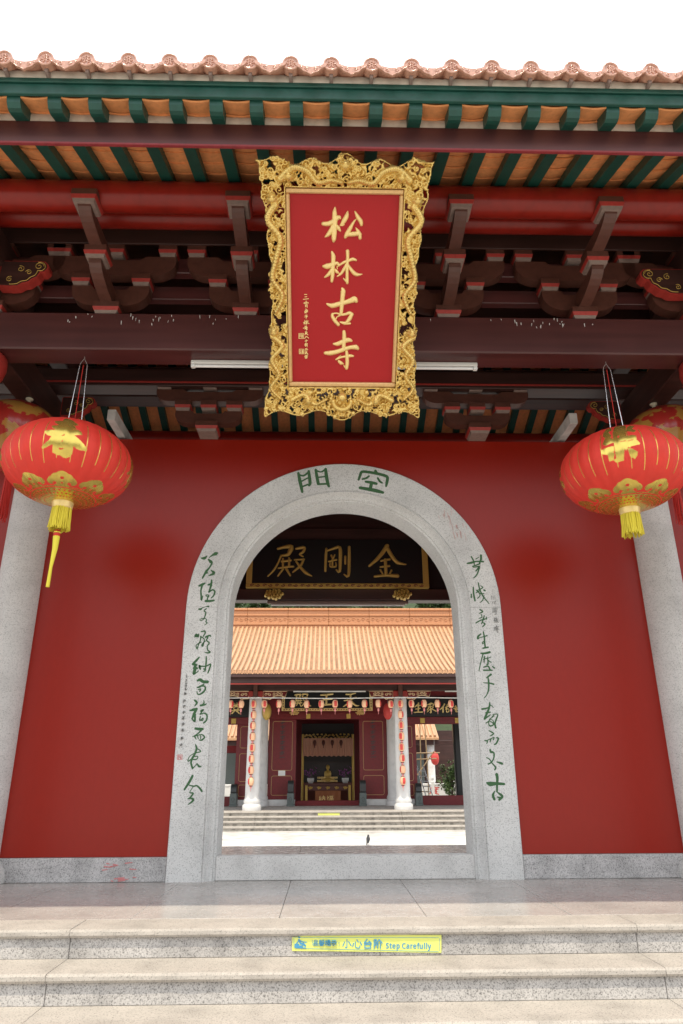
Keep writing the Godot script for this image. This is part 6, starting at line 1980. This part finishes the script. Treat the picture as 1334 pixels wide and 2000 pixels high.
func build_beyond() -> void:
	# pavilion and wall behind the hall, seen through its side doorways
	for s in [-1.0, 1.0]:
		var o := thing("rear_pavilion", "pavilion with orange tiled roof behind the hall, seen through the %s doorway" % ("ladder" if s > 0 else "balustrade side"), "pavilion", Vector3(s * 5.0, -0.72, -44.0))
		var out := 2.45 if s > 0 else 3.0
		for k in 22:
			var b := MB.new()
			var x := -4.0 + k * 0.3
			var e := out - x * 0.0
			if x > e:
				continue
			b.tube([Vector3(x * s, 3.95, 1.5), Vector3(x * s, 4.35, 0.8), Vector3(x * s, 5.1, -0.4), Vector3(x * s, 6.2, -1.8)], 0.09, 8)
			part(o, "cover_tile_row", b.done(), M.far_row)
		var d := MB.new()
		var hi := Vector3(out + 0.1, 0, 0)
		d.prism(PackedVector2Array([Vector2(1.55, 3.86), Vector2(0.8, 4.3), Vector2(-0.4, 5.05), Vector2(-1.9, 6.15), Vector2(-1.9, 6.0), Vector2(-0.4, 4.9), Vector2(0.8, 4.15), Vector2(1.55, 3.72)]), -(out + 0.1) if s > 0 else -4.1, 4.1 if s > 0 else out + 0.1, Transform3D(Basis(Vector3(0, 0, 1), Vector3(0, 1, 0), Vector3(-1, 0, 0)), Vector3.ZERO))
		part(o, "roof_deck", d.done(), M.far_row)
		block(o, "eave_beam", Vector3(-4.2, 3.4, 1.1), Vector3(4.2, 3.7, 1.35), M.dark_beam, 0.02)
		for x in [-3.6, -0.4, 2.05]:
			var c := MB.new()
			c.lathe([Vector2(0.34, 0.0), Vector2(0.34, 0.3), Vector2(0.25, 0.36), Vector2(0.24, 3.5)], 20)
			part(o, "column", c.done(), M.lime, Vector3(x * s, 0, 0.9))
		block(o, "back_wall", Vector3(-4.2, 0.0, -1.9), Vector3(4.2, 4.5, -1.7), M.door if s < 0 else M.dark_beam, 0.01)
		for x in [-2.6, 0.6]:
			block(o, "door_leaf", Vector3(x, 0.3, -1.69), Vector3(x + 1.3, 3.0, -1.64), M.stone_mid, 0.01)
		if s > 0:
			var l := thing("round_lantern", "red lantern under the pavilion eave beyond the ladder", "lantern", Vector3(7.15, 1.8, -42.0))
			part(l, "shade", lantern_body(0.27, 0.42, 14, 0.04), M.small_red)
			var ch := MB.new()
			ch.tube([Vector3(0, 0.40, 0), Vector3(0, 1.2, 0)], 0.012, 5)
			part(l, "cord", ch.done(), M.wire)
		var w := thing("balustrade", "white balustrade %s behind the hall" % ("with red painted characters" if s > 0 else "with lotus finials"), "balustrade", Vector3(s * 4.6, -0.72, -40.5))
		block(w, "panel", Vector3(-3.5, 0.25, -0.08), Vector3(3.5, 0.85, 0.08), M.lime, 0.02)
		block(w, "base", Vector3(-3.6, 0.0, -0.14), Vector3(3.6, 0.249, 0.14), M.tread, 0.02)
		block(w, "rail", Vector3(-3.5, 0.851, -0.1), Vector3(3.5, 1.0, 0.1), M.lime, 0.03)
		for k in 6:
			var f := MB.new()
			f.cham(Vector3(-0.1, 0.0, -0.12), Vector3(0.1, 1.12, 0.12), 0.02)
			f.lathe([Vector2(0.09, 1.12), Vector2(0.05, 1.16), Vector2(0.11, 1.26), Vector2(0.08, 1.38), Vector2(0.0, 1.46)], 14)
			part(w, "post", f.done(), M.lime, Vector3(-3.5 + 1.4 * k, 0, 0.001))
		if s > 0:
			var marks := [[[-300, 220, 60, 300, 240, 60], [0, 330, 60, 20, 230, 60], [-250, 230, 60, -260, 0, 60, -330, -200, 50], [-150, 120, 50, 230, 130, 50], [-60, 180, 45, -60, 40, 45], [120, 180, 45, 110, 40, 45], [-60, 40, 45, 110, 40, 45], [-120, -40, 50, 160, -30, 50, 20, -140, 55, -180, -220, 45], [-60, -90, 50, 60, -160, 55, 250, -220, 50]],
				[[-200, 200, 60, 250, 220, 60], [0, 300, 55, -20, 100, 60], [-250, 60, 60, 250, 80, 60], [-100, 40, 55, -250, -180, 50], [60, 40, 55, 260, -190, 60], [-120, -80, 50, 130, -70, 50]]]
			glyph(w, "red_character", marks[0], M.small_red, Transform3D(Basis.from_scale(Vector3(0.95, 0.85, 1)), Vector3(2.2, 0.55, 0.081)), 0.01, true)
			glyph(w, "red_character", marks[1], M.small_red, Transform3D(Basis.from_scale(Vector3(0.95, 0.85, 1)), Vector3(1.0, 0.55, 0.081)), 0.01, true)
	# bamboo scaffold and ladder
	var sc := thing("bamboo_scaffold", "bamboo scaffold poles lashed behind the hall doorway", "scaffold", Vector3(5.5, -0.72, -36.5))
	for q in [[Vector3(-0.1, 0, 0), Vector3(0.0, 4.4, 0.1)], [Vector3(0.35, 0, 0.1), Vector3(0.3, 4.4, 0.0)], [Vector3(-0.5, 2.7, 0.1), Vector3(1.1, 2.72, 0.1)], [Vector3(-0.5, 2.35, 0.0), Vector3(0.9, 2.4, 0.1)], [Vector3(0.75, 2.8, 0.15), Vector3(-0.45, 1.3, 0.2)], [Vector3(0.3, 0.6, 0.15), Vector3(-0.3, 0.62, 0.15)]]:
		var b := MB.new()
		b.tube([q[0], (q[0] + q[1]) / 2 + Vector3(0.02, 0, 0.01), q[1]], 0.035, 7)
		part(sc, "pole", b.done(), M.bamboo)
	var la := thing("ladder", "aluminium ladder leaning behind the hall doorway", "ladder", Vector3(5.25, FY, -33.2))
	for x in [0.0, 0.36]:
		var b := MB.new()
		b.tube([Vector3(x, 0, 0.45), Vector3(x - 0.42, 1.75, -0.25)], 0.03, 6)
		part(la, "rail", b.done(), M.silver)
	for k in 6:
		var t := 0.1 + 0.15 * k
		var b := MB.new()
		b.tube([Vector3(-0.42 * t, 1.75 * t, 0.45 - 0.7 * t), Vector3(0.36 - 0.42 * t, 1.75 * t, 0.45 - 0.7 * t)], 0.022, 6)
		part(la, "rung", b.done(), M.silver)
	var bush := leaf_cloud(2600, Vector3(0.9, 1.25, 0.8), 0.16, 4)
	for q in [[7.5, 2.3, -38.2, "leafy green shrub beside the dark inner column behind the hall"], [8.6, 2.9, -38.9, "taller leafy green shrub behind the shrub at the dark inner column"]]:
		tree("shrub", q[3], "shrubs behind the hall", Vector3(q[0], -0.72, q[2]), q[1], bush, Vector3(0.9, 1.25, 0.8))
	var crown := leaf_cloud(5200, Vector3(3.6, 3.2, 3.4), 0.42, 6)
	var xs := [-15.5, -11.0, -7.0, -2.5, 1.5, 6.0, 10.5, 15.0]
	for i in xs.size():
		var z: float = -64.0 - 3.0 * (i % 3)
		tree("hill_tree", "broadleaf tree on the slope showing just above the hall ridge", "trees on the slope above the ridge", Vector3(xs[i], 7.4 + (i % 3) * 0.9, z), 11.2 + 0.7 * sin(i * 2.3), crown, Vector3(3.6, 3.2, 3.4))


func build_bird() -> void:
	var o := thing("bird", "small black bird standing on the sunlit courtyard", "bird", Vector3(1.11, -1.12, -15.95))
	var b := MB.new()
	b.tube(catmull([Vector3(-0.05, 0.02, 0.13), Vector3(-0.03, 0.07, 0.09), Vector3(0, 0.13, 0.03), Vector3(0.01, 0.19, -0.01), Vector3(0.012, 0.235, -0.03), Vector3(0.015, 0.255, -0.05), Vector3(0.018, 0.258, -0.08), Vector3(0.02, 0.252, -0.115)], 3),
		[0.008, 0.012, 0.016, 0.022, 0.032, 0.042, 0.05, 0.054, 0.056, 0.054, 0.048, 0.04, 0.034, 0.031, 0.031, 0.032, 0.03, 0.024, 0.014, 0.009, 0.006, 0.003], 12)
	for s in [-1.0, 1.0]:
		b.tube([Vector3(0.022 * s, 0.10, 0.03), Vector3(0.022 * s, 0.05, 0.045), Vector3(0.024 * s, 0.003, 0.03), Vector3(0.026 * s, 0.003, -0.02)], [0.014, 0.006, 0.005, 0.003], 6)
	part(o, "body", b.done(), M.feather)


func build_opposite() -> void:   # the trees across the forecourt, which the glossy wall mirrors
	var crown := leaf_cloud(5200, Vector3(4.6, 4.4, 4.2), 0.55, 16)
	for i in 13:
		var x := -39.0 + 6.5 * i
		tree("forecourt_tree", "tall dense tree across the forecourt facing the gate", "trees across the forecourt", Vector3(x, -0.75, 41.0 + 2.0 * sin(i * 1.9)), 11.3 + 0.9 * sin(i * 2.7), crown, Vector3(4.6, 4.4, 4.2))
